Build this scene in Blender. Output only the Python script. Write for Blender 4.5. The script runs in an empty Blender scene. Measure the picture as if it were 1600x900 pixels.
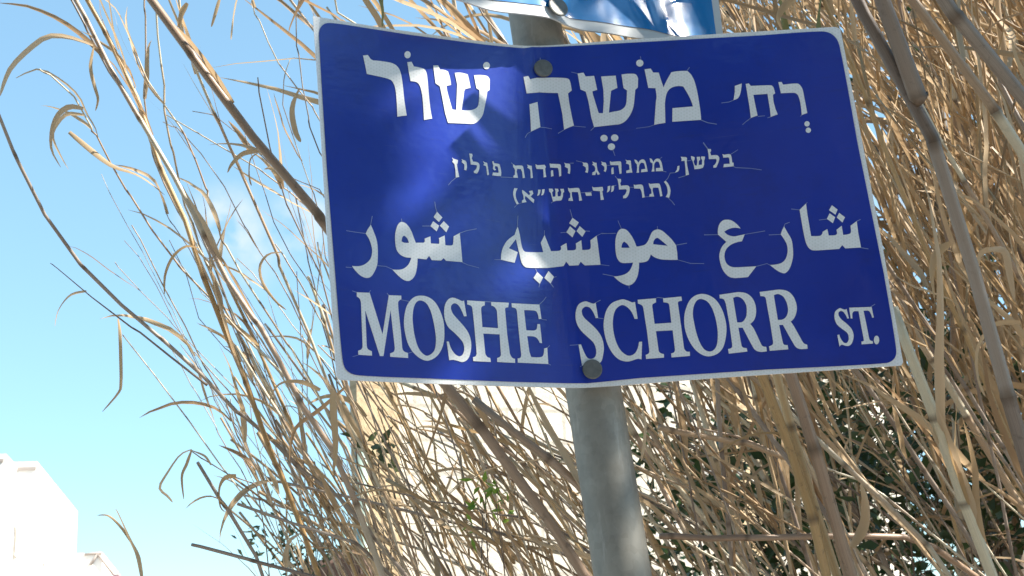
import bpy, bmesh, math, random
from mathutils import Vector, Matrix
from mathutils.geometry import tessellate_polygon
R = random.Random(7)
S = bpy.context.scene
COL = S.collection

# ------------------------------------------------------------------ camera
F = 1900.0                                     # focal length in pixels of the 1600 px wide photograph
PITCH, ROLL, YAW = 0.2658, -0.0599, -0.0835
CAM = Vector((0.0392, -1.2953, 1.55))
fw = Vector((math.sin(YAW)*math.cos(PITCH), math.cos(YAW)*math.cos(PITCH), math.sin(PITCH)))
rt0 = Vector((math.cos(YAW), -math.sin(YAW), 0)); up0 = rt0.cross(fw)
RT = math.cos(ROLL)*rt0 + math.sin(ROLL)*up0
UP = -math.sin(ROLL)*rt0 + math.cos(ROLL)*up0
cd = bpy.data.cameras.new('camera'); cam = bpy.data.objects.new('camera', cd); COL.objects.link(cam)
m = Matrix((RT, UP, -fw)).transposed().to_4x4(); m.translation = CAM
cam.matrix_world = m
cd.sensor_width = 36; cd.lens = 36*F/1600; cd.clip_start = 0.02; cd.clip_end = 2000
cd.dof.use_dof = True; cd.dof.focus_distance = 1.35; cd.dof.aperture_fstop = 22
S.camera = cam

# ------------------------------------------------------------------ sky, sun, exposure
SUN = Vector((0.80, -0.02, 0.74)).normalized()
w = bpy.data.worlds.new('World'); S.world = w; w.use_nodes = True
nt = w.node_tree; nt.nodes.clear()
sky = nt.nodes.new('ShaderNodeTexSky'); sky.sky_type = 'NISHITA'; sky.sun_disc = False
sky.sun_elevation = math.asin(SUN.z); sky.sun_rotation = math.atan2(SUN.x, SUN.y)
sky.altitude = 2500; sky.air_density = 1.15; sky.dust_density = 0.1; sky.ozone_density = 1.0
bg = nt.nodes.new('ShaderNodeBackground'); bg.inputs[1].default_value = 0.107
ga = nt.nodes.new('ShaderNodeGamma'); ga.inputs[1].default_value = 0.5
hs = nt.nodes.new('ShaderNodeMix'); hs.data_type = 'RGBA'; hs.blend_type = 'MULTIPLY'; hs.inputs[0].default_value = 1; hs.inputs[7].default_value = (1.36, 1.96, 2.2, 1)
def cloud(col, d0, size, amt):
    tc = nt.nodes.new('ShaderNodeTexCoord'); di = nt.nodes.new('ShaderNodeVectorMath'); di.operation = 'DISTANCE'; di.inputs[1].default_value = d0
    nt.links.new(tc.outputs['Generated'], di.inputs[0])
    nz = nt.nodes.new('ShaderNodeTexNoise'); nz.inputs['Scale'].default_value = 26; nz.inputs['Detail'].default_value = 6; nt.links.new(tc.outputs['Generated'], nz.inputs['Vector'])
    mr = nt.nodes.new('ShaderNodeMapRange'); mr.interpolation_type = 'SMOOTHSTEP'; mr.inputs[1].default_value = size; mr.inputs[2].default_value = 0; nt.links.new(di.outputs['Value'], mr.inputs[0])
    n2 = nt.nodes.new('ShaderNodeMapRange'); n2.inputs[1].default_value = .34; n2.inputs[2].default_value = .62; n2.inputs[4].default_value = amt; nt.links.new(nz.outputs['Fac'], n2.inputs[0])
    mu = nt.nodes.new('ShaderNodeMath'); mu.operation = 'MULTIPLY'; nt.links.new(mr.outputs[0], mu.inputs[0]); nt.links.new(n2.outputs[0], mu.inputs[1])
    mx = nt.nodes.new('ShaderNodeMix'); mx.data_type = 'RGBA'; mx.inputs[7].default_value = (4.2, 4.3, 4.4, 1); nt.links.new(mu.outputs[0], mx.inputs[0]); nt.links.new(col, mx.inputs[6]); return mx.outputs[2]
out = nt.nodes.new('ShaderNodeOutputWorld')
nt.links.new(sky.outputs[0], ga.inputs[0]); nt.links.new(ga.outputs[0], hs.inputs[6])
def dirn(px, py): return ((px-800)/F*RT - (py-450)/F*UP + fw).normalized()
cc = hs.outputs[2]
for a in ((345, 350, .045, 1.0), (470, 350, .04, .9), (390, 395, .04, .6), (1440, 300, .06, .6)): cc = cloud(cc, dirn(a[0], a[1]), a[2], a[3])
nt.links.new(cc, bg.inputs[0]); nt.links.new(bg.outputs[0], out.inputs[0])
sd = bpy.data.lights.new('sun', 'SUN'); sd.energy = 5.0; sd.angle = math.radians(0.5); sd.color = (1, 0.94, 0.84)
so = bpy.data.objects.new('sun', sd); COL.objects.link(so); so.location = SUN*20
so.rotation_euler = SUN.to_track_quat('Z', 'Y').to_euler()
S.view_settings.view_transform = 'Standard'; S.view_settings.look = 'None'; S.view_settings.exposure = 1.25; S.view_settings.gamma = 1

# ------------------------------------------------------------------ helpers
def ray(px, py):
    return ((px-800)/F*RT - (py-450)/F*UP + fw)
def at(px, py, d):
    return CAM + ray(px, py)*d                  # d = depth along the optical axis
def on(px, py, p0, n):
    r = ray(px, py); return CAM + r*((p0-CAM).dot(n)/r.dot(n))
def tag(o, label=None, cat=None, group=None, kind=None):
    for k, v in (('label', label), ('category', cat), ('group', group), ('kind', kind)):
        if v: o[k] = v
    return o
def empty(name, loc, label, cat, group=None):
    o = bpy.data.objects.new(name, None); COL.objects.link(o); o.location = loc; o.empty_display_size = .1
    return tag(o, label, cat, group)
def link(name, me, parent=None):
    o = bpy.data.objects.new(name, me); COL.objects.link(o)
    if parent:
        o.parent = parent; o.matrix_parent_inverse = Matrix.Translation(-parent.location) if not parent.parent else (Matrix.Translation(-parent.parent.location) if parent.parent.type == 'EMPTY' else Matrix())
    return o
class MB:
    def __init__(s): s.v = []; s.f = []; s.uv = []; s.smooth = True
    def add(s, vs, fs, uvs=None):
        b = len(s.v); s.v += [tuple(v) for v in vs]; s.f += [tuple(i+b for i in f) for f in fs]
        s.uv += uvs if uvs else [(0, 0)]*len(vs)
    def box(s, o, ax, ay, az):                   # corner + three edge vectors
        vs = [o+ax*i+ay*j+az*k for k in (0, 1) for j in (0, 1) for i in (0, 1)]
        fs = [(0, 2, 3, 1), (4, 5, 7, 6), (0, 1, 5, 4), (2, 6, 7, 3), (0, 4, 6, 2), (1, 3, 7, 5)]
        if ax.cross(ay).dot(az) < 0: fs = [f[::-1] for f in fs]
        s.add(vs, fs); s.smooth = False
    def tube(s, pts, rad, n=6, uvscale=None, cap=True, vl=None):
        T = []
        for i in range(len(pts)):
            T.append((pts[min(i+1, len(pts)-1)]-pts[max(i-1, 0)]).normalized())
        a = T[0].orthogonal().normalized(); vs = []; uv = []; L = 0
        for i, p in enumerate(pts):
            if i: L += (pts[i]-pts[i-1]).length
            a = (a - T[i]*a.dot(T[i])).normalized(); b = T[i].cross(a); r = rad[i] if hasattr(rad, '__len__') else rad
            for k in range(n):
                t = 2*math.pi*k/n; vs.append(p + (a*math.cos(t)+b*math.sin(t))*r); uv.append((k/n, vl[i] if vl else L*(uvscale or 1)))
        fs = [(i*n+k, i*n+(k+1) % n, (i+1)*n+(k+1) % n, (i+1)*n+k) for i in range(len(pts)-1) for k in range(n)]
        if cap: fs += [tuple(range(n))[::-1], tuple((len(pts)-1)*n+k for k in range(n))]
        s.add(vs, fs, uv)
    def build(s, name, mat, parent=None):
        me = bpy.data.meshes.new(name); me.from_pydata(s.v, [], s.f); me.materials.append(mat)
        u = me.uv_layers.new(name='UVMap')
        li = [0]*len(me.loops); me.loops.foreach_get('vertex_index', li)
        u.data.foreach_set('uv', [c for i in li for c in s.uv[i]])
        if s.smooth: me.polygons.foreach_set('use_smooth', [True]*len(me.polygons))
        return link(name, me, parent)

# ------------------------------------------------------------------ materials
def mat(name, col=(.5, .5, .5), rough=.6, **kw):
    m = bpy.data.materials.new(name); m.use_nodes = True
    b = m.node_tree.nodes['Principled BSDF']; b.inputs['Base Color'].default_value = (*col, 1); b.inputs['Roughness'].default_value = rough
    for k, v in kw.items(): b.inputs[k.replace('_', ' ')].default_value = v
    return m
def nd(m, t, **kw):
    n = m.node_tree.nodes.new(t)
    for k, v in kw.items(): setattr(n, k, v)
    return n
def lk(m, a, b): m.node_tree.links.new(a, b)
def P(m): return m.node_tree.nodes['Principled BSDF']
def ramp(m, stops, fac=None):
    r = nd(m, 'ShaderNodeValToRGB'); e = r.color_ramp.elements
    while len(e) < len(stops): e.new(.5)
    for x, (p, c) in zip(e, stops): x.position = p; x.color = (*c, 1)
    if fac: lk(m, fac, r.inputs[0])
    return r
def noise(m, scale, detail=4, rough=.6, vec=None, stretch=None):
    n = nd(m, 'ShaderNodeTexNoise'); n.inputs['Scale'].default_value = scale; n.inputs['Detail'].default_value = detail; n.inputs['Roughness'].default_value = rough
    v = vec
    if v is None: v = nd(m, 'ShaderNodeTexCoord').outputs['Object']
    if stretch:
        mp = nd(m, 'ShaderNodeMapping'); mp.inputs['Scale'].default_value = stretch; lk(m, v, mp.inputs[0]); v = mp.outputs[0]
    lk(m, v, n.inputs['Vector']); return n.outputs['Fac']
def mixc(m, fac, a, b, mode='MIX'):
    n = nd(m, 'ShaderNodeMix', data_type='RGBA', blend_type=mode)
    for i, v in ((0, fac), (6, a), (7, b)):
        if hasattr(v, 'links'): lk(m, v, n.inputs[i])
        elif i == 0: n.inputs[0].default_value = v
        else: n.inputs[i].default_value = (*v, 1)
    return n.outputs[2]
def bump(m, h, strength=.3, dist=.01):
    b = nd(m, 'ShaderNodeBump'); b.inputs['Strength'].default_value = strength; b.inputs['Distance'].default_value = dist
    lk(m, h, b.inputs['Height']); lk(m, b.outputs[0], P(m).inputs['Normal']); return b
def add_rand(m):
    a = nd(m, 'ShaderNodeObjectInfo').outputs['Random']; g = nd(m, 'ShaderNodeNewGeometry').outputs['Random Per Island']
    s = nd(m, 'ShaderNodeMath', operation='ADD'); lk(m, a, s.inputs[0]); lk(m, g, s.inputs[1])
    f = nd(m, 'ShaderNodeMath', operation='FRACT'); lk(m, s.outputs[0], f.inputs[0]); return f.outputs[0]
def noised(name, c1, c2, scale, rough=.8, bstr=.2, bdist=.01, stretch=None, **kw):
    m = mat(name, c1, rough, **kw); n = noise(m, scale, 6, .65, None, stretch)
    r = ramp(m, [(.3, c1), (.7, c2)], n); lk(m, r.outputs[0], P(m).inputs['Base Color'])
    if bstr: bump(m, n, bstr, bdist)
    return m

def cane_mat(name, stops, dark):
    m = mat(name, rough=.38); rnd = add_rand(m); c = ramp(m, stops, rnd).outputs[0]
    uv = nd(m, 'ShaderNodeUVMap').outputs[0]
    st = noise(m, 3, 5, .7, uv, (14, 1.2, 1)); c = mixc(m, ramp(m, [(.35, (0, 0, 0)), (.75, (.8, .8, .8))], st).outputs[0], c, dark)
    sp = noise(m, 90, 3, .6); c = mixc(m, ramp(m, [(.6, (0, 0, 0)), (.72, (.55, .55, .55))], sp).outputs[0], c, (.07, .05, .035))
    sx = nd(m, 'ShaderNodeSeparateXYZ'); lk(m, uv, sx.inputs[0])
    f = nd(m, 'ShaderNodeMath', operation='PINGPONG'); f.inputs[1].default_value = .5; lk(m, sx.outputs[1], f.inputs[0])
    fl = nd(m, 'ShaderNodeMath', operation='FLOOR'); lk(m, sx.outputs[1], fl.inputs[0]); fa = nd(m, 'ShaderNodeMath', operation='MULTIPLY_ADD'); fa.inputs[1].default_value = 97; lk(m, rnd, fa.inputs[0]); lk(m, fl.outputs[0], fa.inputs[2])
    wn = nd(m, 'ShaderNodeTexWhiteNoise', noise_dimensions='1D'); lk(m, fa.outputs[0], wn.inputs['W'])
    c = mixc(m, ramp(m, [(.35, (0, 0, 0)), (.9, (.55, .55, .55))], wn.outputs['Value']).outputs[0], c, tuple(min(.8, x*1.3+.04) for x in stops[-1][1]))
    fb = noise(m, 5, 3, .8, uv, (60, .5, 1)); c = mixc(m, ramp(m, [(.5, (0, 0, 0)), (.7, (.55, .55, .55))], fb).outputs[0], c, tuple(x*.6 for x in dark))
    ring = ramp(m, [(.0, (.75, .75, .75)), (.02, (.5, .5, .5)), (.05, (0, 0, 0))], f.outputs[0]).outputs[0]
    c = mixc(m, ring, c, (.09, .055, .03)); lk(m, c, P(m).inputs['Base Color']); bump(m, st, .25, .002)
    return m
CANE = cane_mat('dry_cane', [(0, (.44, .31, .21)), (.3, (.60, .45, .30)), (.55, (.64, .48, .28)), (.8, (.52, .39, .29)), (1, (.74, .60, .45))], (.26, .165, .105))
GREY = cane_mat('weathered_cane', [(0, (.25, .20, .165)), (.5, (.30, .24, .195)), (1, (.36, .30, .245))], (.12, .088, .07))
GOLD = cane_mat('golden_cane', [(0, (.47, .30, .125)), (1, (.55, .38, .19))], (.28, .165, .07))
BROWN = cane_mat('brown_cane', [(0, (.34, .225, .15)), (1, (.42, .30, .21))], (.17, .105, .07))
def leaf_mat(name, stops, tr=.4, rough=.6, veins=(30, 1, 1)):
    m = mat(name, rough=rough); rnd = add_rand(m); c = ramp(m, stops, rnd).outputs[0]
    uv = nd(m, 'ShaderNodeUVMap').outputs[0]; st = noise(m, 4, 4, .6, uv, veins)
    c = mixc(m, ramp(m, [(.3, (0, 0, 0)), (.8, (.32, .32, .32))], st).outputs[0], c, tuple(x*.5 for x in stops[0][1]))
    lk(m, c, P(m).inputs['Base Color'])
    t = nd(m, 'ShaderNodeBsdfTranslucent'); lk(m, c, t.inputs[0]); mx = nd(m, 'ShaderNodeMixShader'); mx.inputs[0].default_value = tr
    o = m.node_tree.nodes['Material Output']; lk(m, P(m).outputs[0], mx.inputs[1]); lk(m, t.outputs[0], mx.inputs[2]); lk(m, mx.outputs[0], o.inputs[0])
    return m
DLEAF = leaf_mat('dry_leaf', [(0, (.42, .27, .15)), (.35, (.62, .45, .265)), (.7, (.73, .57, .38)), (1, (.56, .38, .19))])
STRAW = leaf_mat('straw', [(0, (.38, .255, .145)), (.4, (.57, .405, .235)), (.75, (.72, .55, .35)), (1, (.51, .345, .17))], .25)
GLEAF = leaf_mat('dark_leaf', [(0, (.03, .065, .022)), (.6, (.06, .11, .035)), (1, (.11, .15, .06))], .3, .35, (3, 1, 1))
BLEAF = leaf_mat('fresh_leaf', [(0, (.18, .34, .04)), (1, (.30, .45, .07))], .45, .45, (3, 1, 1))
OLEAF = leaf_mat('olive_leaf', [(0, (.06, .09, .04)), (1, (.16, .2, .09))], .3, .5, (3, 1, 1))
GREENCANE = leaf_mat('green_blade', [(0, (.22, .24, .09)), (1, (.34, .33, .15))], .3)
BARK = noised('bark', (.10, .075, .055), (.20, .16, .12), 14, .9, .5, .02)
WOODY = noised('twig_bark', (.14, .10, .075), (.24, .18, .13), 30, .9, .3, .004)

exec_parts = []
# ------------------------------------------------------------------ ground, road
EARTH = noised('earth', (.16, .115, .075), (.28, .21, .14), 2.5, .95, .5, .05)
ASPH = noised('asphalt', (.04, .04, .042), (.065, .063, .06), 60, .9, .4, .005)
PAVE = noised('paving', (.30, .29, .27), (.40, .385, .36), 18, .9, .2, .004)
def sheet(name, x0, y0, x1, y1, z, mt):
    b = MB(); b.smooth = False; b.add([(x0, y0, z), (x1, y0, z), (x1, y1, z), (x0, y1, z)], [(0, 1, 2, 3)])
    return tag(b.build(name, mt), kind='structure')
sheet('ground', -600, -600, 600, 600, -.14, EARTH)
sheet('road', -600, -9, 600, -2.6, -.136, ASPH)
b = MB(); b.box(Vector((-60, -2.45, -.13)), Vector((120, 0, 0)), Vector((0, 2.7, 0)), Vector((0, 0, .13))); tag(b.build('pavement', PAVE), kind='structure')
b = MB(); b.box(Vector((-60, -2.6, -.13)), Vector((120, 0, 0)), Vector((0, .147, 0)), Vector((0, 0, .128))); tag(b.build('kerb', noised('kerb_stone', (.42, .41, .39), (.5, .49, .47), 9)), kind='structure')
b = MB(); b.smooth = False
g = 24
vs = [(-9+18*i/g, .26+7*j/g, .0 + (.10*R.random() if 0 < j < g else (-.02 if j == 0 else -.15))) for j in range(g+1) for i in range(g+1)]
b.add(vs, [(j*(g+1)+i, j*(g+1)+i+1, (j+1)*(g+1)+i+1, (j+1)*(g+1)+i) for j in range(g) for i in range(g)]); b.smooth = True
tag(b.build('reed_bed_ground', EARTH), kind='structure')

# ------------------------------------------------------------------ white stone house behind the reeds
STONE = mat('white_stone', (.78, .75, .69), .85)
def stone(name, c1, c2, mortar, bw, rh):
    m = mat(name, c1, .85); co = nd(m, 'ShaderNodeUVMap').outputs[0]
    br = nd(m, 'ShaderNodeTexBrick'); lk(m, co, br.inputs['Vector']); br.inputs['Color1'].default_value = (*c1, 1); br.inputs['Color2'].default_value = (*c2, 1)
    br.inputs['Mortar'].default_value = (*mortar, 1); br.inputs['Scale'].default_value = 1; br.inputs['Brick Width'].default_value = bw; br.inputs['Row Height'].default_value = rh; br.inputs['Mortar Size'].default_value = .012
    n = noise(m, 22, 6, .7); c = mixc(m, ramp(m, [(.5, (0, 0, 0)), (.68, (.75, .75, .75))], n).outputs[0], br.outputs[0], tuple(x*.62 for x in c1))
    lk(m, c, P(m).inputs['Base Color']); bump(m, n, .5, .02); return m
STONE = stone('white_stone', (.72, .67, .58), (.63, .585, .5), (.46, .43, .37), .42, .2)
BEIGE = stone('beige_stone', (.62, .47, .29), (.58, .44, .27), (.46, .34, .2), 1.2, .32)
WHITEP = noised('white_plaster', (.80, .79, .77), (.74, .73, .70), 1.5, .9, .1, .01)
HN = Vector((.6, -.8, 0)).normalized(); HS = Vector((-HN.y, HN.x, 0))       # facade normal, direction along it
HS = HS if HS.x > 0 else -HS
H0 = at(600, 700, 7.0); H0.z = 0
def hw(px, py, off=0):                             # pixel -> (s, z) on the facade
    p = on(px, py, H0+HN*off, HN); return (p-H0).dot(HS), p.z
def hbox(b, s0, s1, z0, z1, o0, o1):               # box on the facade, o = distance proud of it
    dv = HN*(o1-o0); st = H0+HS*s0+HN*o0
    if o0 <= -4: dv = Vector((-.25, -1, 0))*(-o0)+HN*o1; st = H0+HS*s0-Vector((-.25, -1, 0))*(-o0)
    b.box(st+Vector((0, 0, z0)), HS*(s1-s0), dv, Vector((0, 0, z1-z0)))
    for i in range(8):
        k = len(b.v)-8+i; p = Vector(b.v[k])-H0; b.uv[k] = (p.dot(HS), p.z)
house = empty('stone_house', H0, 'whitewashed stone house behind the reeds with beige corner pillar and barred window', 'house')
sL, _ = hw(553, 700); sR, zT = hw(1345, 545)
w1 = (*hw(1193, 744), *hw(1262, 640)); w2 = (*hw(1086, 845), *hw(1149, 738))
# wall made of pieces round the two openings
cuts = sorted([sL, w2[0], w2[2], w1[0], w1[2], sR])
b = MB()
hbox(b, sL, w2[0], -.14, zT, -5, 0); hbox(b, w2[2], w1[0], -.14, zT, -5, 0); hbox(b, w1[2], sR, -.14, zT, -5, 0)
hbox(b, w2[0], w2[2], -.14, w2[1], -5, 0); hbox(b, w2[0], w2[2], w2[3], zT, -5, 0)
hbox(b, w1[0], w1[2], -.14, w1[1], -5, 0); hbox(b, w1[0], w1[2], w1[3], zT, -5, 0)
b.build('wall', STONE, house)
b = MB(); s0, _ = hw(553, 700); s1, _ = hw(612, 700); hbox(b, s0-.02, s1, -.14, zT, .003, .10); b.build('corner_pillar', BEIGE, house)
b = MB(); s0, z0 = hw(1146, 800); s1, z1 = hw(1187, 655); hbox(b, s0, s1, -.14, zT, .003, .06); b.build('pilaster', BEIGE, house)
b = MB(); hbox(b, sL-.15, sR+.1, zT+.002, zT+.14, -5.1, .16); b.build('roof', WHITEP, house)
DARKB = mat('blue_shutter', (.03, .045, .075), .45)
win = MB()
for q in (w1,):
    hbox(win, q[0]+.003, q[0]+.05, q[1]+.003, q[3]-.003, -.06, .02); hbox(win, q[2]-.05, q[2]-.003, q[1]+.003, q[3]-.003, -.06, .02)
    hbox(win, q[0]+.053, q[2]-.053, q[3]-.05, q[3]-.003, -.06, .02); hbox(win, q[0]+.053, q[2]-.053, q[1]+.003, q[1]+.05, -.06, .02)
wo = win.build('window', mat('window_paint', (.78, .78, .76), .5), house); tag(wo, 'dark blue window with white frame')
b = MB(); hbox(b, w1[0]+.052, w1[2]-.052, w1[1]+.052, w1[3]-.052, -.10, -.05)
for k in range(9):
    zz = w1[1]+.07+k*(w1[3]-w1[1]-.14)/9; hbox(b, w1[0]+.055, w1[2]-.055, zz, zz+.018, -.049, -.04)
b.build('shutter', DARKB, wo)
b = MB(); q = w2
hbox(b, q[0]+.002, q[2]-.002, q[3]-.035, q[3]-.003, -.02, .10)
wo = b.build('window', mat('grey_lintel', (.4, .39, .37), .7), house); tag(wo, 'small window behind thin vertical bars')
b = MB(); hbox(b, q[0]+.003, q[2]-.003, q[1]+.003, q[3]-.037, -.2, -.15); b.build('pane', mat('pale_pane', (.55, .58, .6), .15), wo)
b = MB(); n = 10
for k in range(n):
    s = q[0]+.015+(q[2]-q[0]-.03)*k/(n-1); p = H0+HS*s+HN*.05
    b.tube([p+Vector((0, 0, q[1]-.06)), p+Vector((0, 0, q[3]-.037))], .006, 6)
for z in (q[1]-.03, (q[1]+q[3])/2): b.tube([H0+HS*(q[0]-.01)+HN*.05+Vector((0, 0, z)), H0+HS*(q[2]+.01)+HN*.05+Vector((0, 0, z))], .007, 6)
b.build('window_grille', mat('grille_iron', (.12, .12, .12), .5), wo)
b = MB(); s, z = hw(549, 760); p = H0+HS*s+HN*.14; b.tube([p+Vector((0, 0, -.1)), p+Vector((0, 0, hw(549, 712)[1]))], .035, 10); b.build('drainpipe', mat('green_pipe', (.32, .42, .36), .5), house)

# brown tiled shed whose ridge shows low on the left of the house
SD = 5.6
shed = empty('tiled_shed', at(520, 1000, SD)*1.0, 'dark brown tiled shed roof low beside the beige pillar', 'shed')
TILE = noised('brown_tile', (.085, .05, .038), (.16, .10, .075), 12, .85, .4, .01)
ridge = at(553, 862, SD); shed.location = Vector((ridge.x-.3, ridge.y, -.14))
ex, ey = Vector((1, .12, 0)).normalized(), Vector((-.12, 1, 0)).normalized()
b = MB(); prof = [(-.62, -.34), (-.30, -.115), (-.16, -.075), (-.03, -.01), (.0, 0), (.02, -.02), (.03, -.10), (-.10, -.12), (-.30, -.20), (-.60, -.40)]
fr = [ridge+ex*x+Vector((0, 0, z)) for x, z in prof]; bk = [p+ey*1.1 for p in fr]; n = len(fr)
b.smooth = False; b.add(fr+bk, [tuple(range(n))[::-1], tuple(range(n, 2*n))]+[(i, (i+1) % n, n+(i+1) % n, n+i) for i in range(n)])
b.build('roof', TILE, shed)
b = MB()
for k in range(7):
    p = ridge + ey*(.08+.15*k); b.tube([p+ex*-.62+Vector((0, 0, -.335)), p+ex*-.30+Vector((0, 0, -.11)), p+ex*-.02+Vector((0, 0, .0))], .03, 8)
b.build('roof_tile_row', TILE, shed)
b = MB(); q = ridge+ex*-.5+ey*.06; q.z = -.14; b.box(q, ex*.48, ey*.95, Vector((0, 0, ridge.z-.48+.14))); b.build('wall', noised('pink_plaster', (.62, .5, .43), (.55, .43, .37), 4), shed)

# ------------------------------------------------------------------ white apartment blocks far left
AP = 40.0
c0 = at(58, 721, AP)
def lvl(px, py, z):
    r = ray(px, py); return CAM + r*((z-CAM.z)/r.z)
far = lvl(121, 799, c0.z); lft = lvl(21, 725, c0.z); lft = Vector((c0.x-(c0.x-lft.x)*1.0, lft.y, c0.z))
dy = (far-c0); dyn = dy.normalized(); dxn = Vector((-dyn.y, dyn.x, 0)); dxn = dxn if dxn.x < 0 else -dxn
apt = empty('apartment_block', Vector((c0.x, c0.y, -.14)), 'white sunlit apartment block with stepped flat roof, cut by left photo edge', 'building')
AW = noised('sunlit_plaster', (.82, .80, .77), (.76, .74, .71), .8, .9, .05, .01)
wd = (lft-c0).length*1.0
b = MB(); b.box(Vector((c0.x, c0.y, -.14)), dxn*9, dy, Vector((0, 0, c0.z+.14)))
c1 = at(9, 709, AP*.93); dz1 = c1.z
k1 = Vector((c1.x, c1.y, -.14))
b.box(k1+dyn*0, dxn*8, dyn*((c0-c1).dot(dyn)-.01), Vector((0, 0, dz1+.14)))
b.build('wall', AW, apt)
b = MB(); ROOF_SHADE = mat('roof_shadow_line', (.36, .31, .28), .8)  # dark strips standing for the shadow line below the parapet top
b.box(c0+dxn*.02-dyn*.06+Vector((0, 0, -.28)), dxn*wd, dyn*.05, Vector((0, 0, .10)))
b.build('roof_shadow_line', ROOF_SHADE, apt)
b = MB(); b.box(c1+dxn*.05-dyn*.06+Vector((0, 0, -.25)), dxn*3, dyn*.05, Vector((0, 0, .09))); b.build('roof_shadow_line', ROOF_SHADE, apt)
# shade of a recessed window on the right-hand wall, coloured into a brown wedge
xn = -dxn
def sidep(px, py): return on(px, py, c0, xn)
w0 = sidep(93, 898); wA = sidep(107, 886)
b = MB(); L0 = (w0-c0).dot(dyn); L1 = (wA-c0).dot(dyn)
pz = sidep(93, 874).z
base = Vector((c0.x, c0.y, 0))
b.smooth = False
o_ = base+xn*.02
b.add([o_+dyn*L0+Vector((0, 0, w0.z)), o_+dyn*L1+Vector((0, 0, wA.z+.05)), o_+dyn*L0+Vector((0, 0, pz)), o_+xn*.35+dyn*L0+Vector((0, 0, w0.z+.1)), o_+xn*.35+dyn*L1+Vector((0, 0, wA.z+.05)), o_+xn*.35+dyn*L0+Vector((0, 0, pz))], [(0, 1, 2), (3, 5, 4), (0, 3, 4, 1), (1, 4, 5, 2), (2, 5, 3, 0)])
b.build('recess_shade', noised('recess_shade_brown', (.34, .21, .13), (.42, .28, .19), 2), apt)
b = MB(); p = on(67, 868, c0, -dyn if False else dyn*-1) if False else sidep(67, 868)
b.box(base+xn*.01+dyn*((p-c0).dot(dyn))+Vector((0, 0, p.z-.3)), xn*.06, dyn*.5, Vector((0, 0, .5))); b.build('vent', mat('vent_grey', (.5, .48, .46), .7), apt)
fp = on(24, 848, c0, -dyn); b = MB(); pts = []
for (px, py) in ((21, 816), (25, 826), (26, 838), (24, 850), (24, 862), (21, 866), (25, 872)):
    pts.append(on(px, py, c0-dyn*.04, dyn))
b.tube(pts, .035, 6); b.build('cable', mat('cable_grey', (.45, .42, .38), .7), apt)

low = at(160, 863, AP*1.1)
lw = empty('low_white_house', Vector((low.x, low.y, -.14)), 'small low white house with gable-shaped roof shadow right of the apartment block', 'building')
far2 = lvl(187, 897, low.z); d2 = far2-low
b = MB(); b.box(Vector((low.x, low.y, -.14)), dxn*3.2, d2, Vector((0, 0, low.z+.14))); b.build('wall', AW, lw)
b = MB(); r_ = .045
for q in (((132, 866), (159, 864)), ((141, 883), (152, 866)), ((153, 866), (178, 899))):
    pl = [on(*q[0], low-dyn*.05, dyn) if q[1][0] < 170 else sidep(*q[0]), on(*q[1], low-dyn*.05, dyn)]
    if q[1][0] >= 170: pl = [on(*q[0], low-dyn*.05, dyn), on(*q[1], low-dyn*.05, dyn)]
    b.tube(pl, r_, 6)
b.build('roof_edge_shadow', ROOF_SHADE, lw)  # V-shaped shadow of the roof edge, laid on as dark bars
b = MB(); p = on(183, 897, low-dyn*.2, dyn); b.box(p+Vector((-.16, 0, -.5)), Vector((.22, 0, 0)), Vector((0, .15, 0)), Vector((0, 0, .5))); b.build('chimney', noised('pinkish', (.36, .24, .26), (.42, .3, .3), 3), lw)

# ------------------------------------------------------------------ sign post
POY = Vector((0, .036, 0)); NY = Vector((0, 1, 0)); PR = .0307
def polept(px, py): return on(px, py, POY, NY)
pa, pb = polept(838, 45), polept(973, 900)
pdir = (pa-pb).normalized()
POLEM = mat('galvanised', (.33, .335, .33), .5, Metallic=.2)
n1 = noise(POLEM, 9, 6, .7, None, (1, 1, .35)); n2 = noise(POLEM, 60, 4, .6)
c = ramp(POLEM, [(.3, (.21, .20, .175)), (.5, (.285, .268, .23)), (.72, (.38, .35, .295))], n1).outputs[0]
c = mixc(POLEM, ramp(POLEM, [(.55, (0, 0, 0)), (.75, (.5, .5, .5))], n2).outputs[0], c, (.2, .19, .18)); vo = nd(POLEM, 'ShaderNodeTexVoronoi'); vo.inputs['Scale'].default_value = 130; lk(POLEM, nd(POLEM, 'ShaderNodeTexCoord').outputs['Object'], vo.inputs['Vector'])
bw = nd(POLEM, 'ShaderNodeRGBToBW'); lk(POLEM, vo.outputs['Color'], bw.inputs[0])
c = mixc(POLEM, .12, c, bw.outputs[0], 'SOFT_LIGHT')
n4 = noise(POLEM, 1, 5, .7, None, (70, 70, 9)); c = mixc(POLEM, ramp(POLEM, [(.60, (0, 0, 0)), (.70, (.4, .4, .4))], n4).outputs[0], c, (.50, .48, .44))
n5 = noise(POLEM, 5, 5, .75); c = mixc(POLEM, ramp(POLEM, [(.56, (0, 0, 0)), (.66, (.28, .28, .28))], n5).outputs[0], c, (.13, .12, .105))
lk(POLEM, c, P(POLEM).inputs['Base Color'])
lk(POLEM, ramp(POLEM, [(.3, (.42,)*3), (.7, (.68,)*3)], n1).outputs[0], P(POLEM).inputs['Roughness']); bump(POLEM, n2, .12, .002)
gb = pb - pdir*(pb.z/pdir.z); tp = pa + pdir*((2.75-pa.z)/pdir.z)
post = empty('sign_post', gb, 'grey galvanised steel sign post leaning slightly left, carrying both signs', 'post')
b = MB(); b.tube([gb, pb, (pa+pb)/2, pa, tp], PR, 40); b.build('pole', POLEM, post)
b = MB(); b.tube([tp, tp+pdir*.012], PR*1.06, 32); b.build('cap', POLEM, post)
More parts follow.
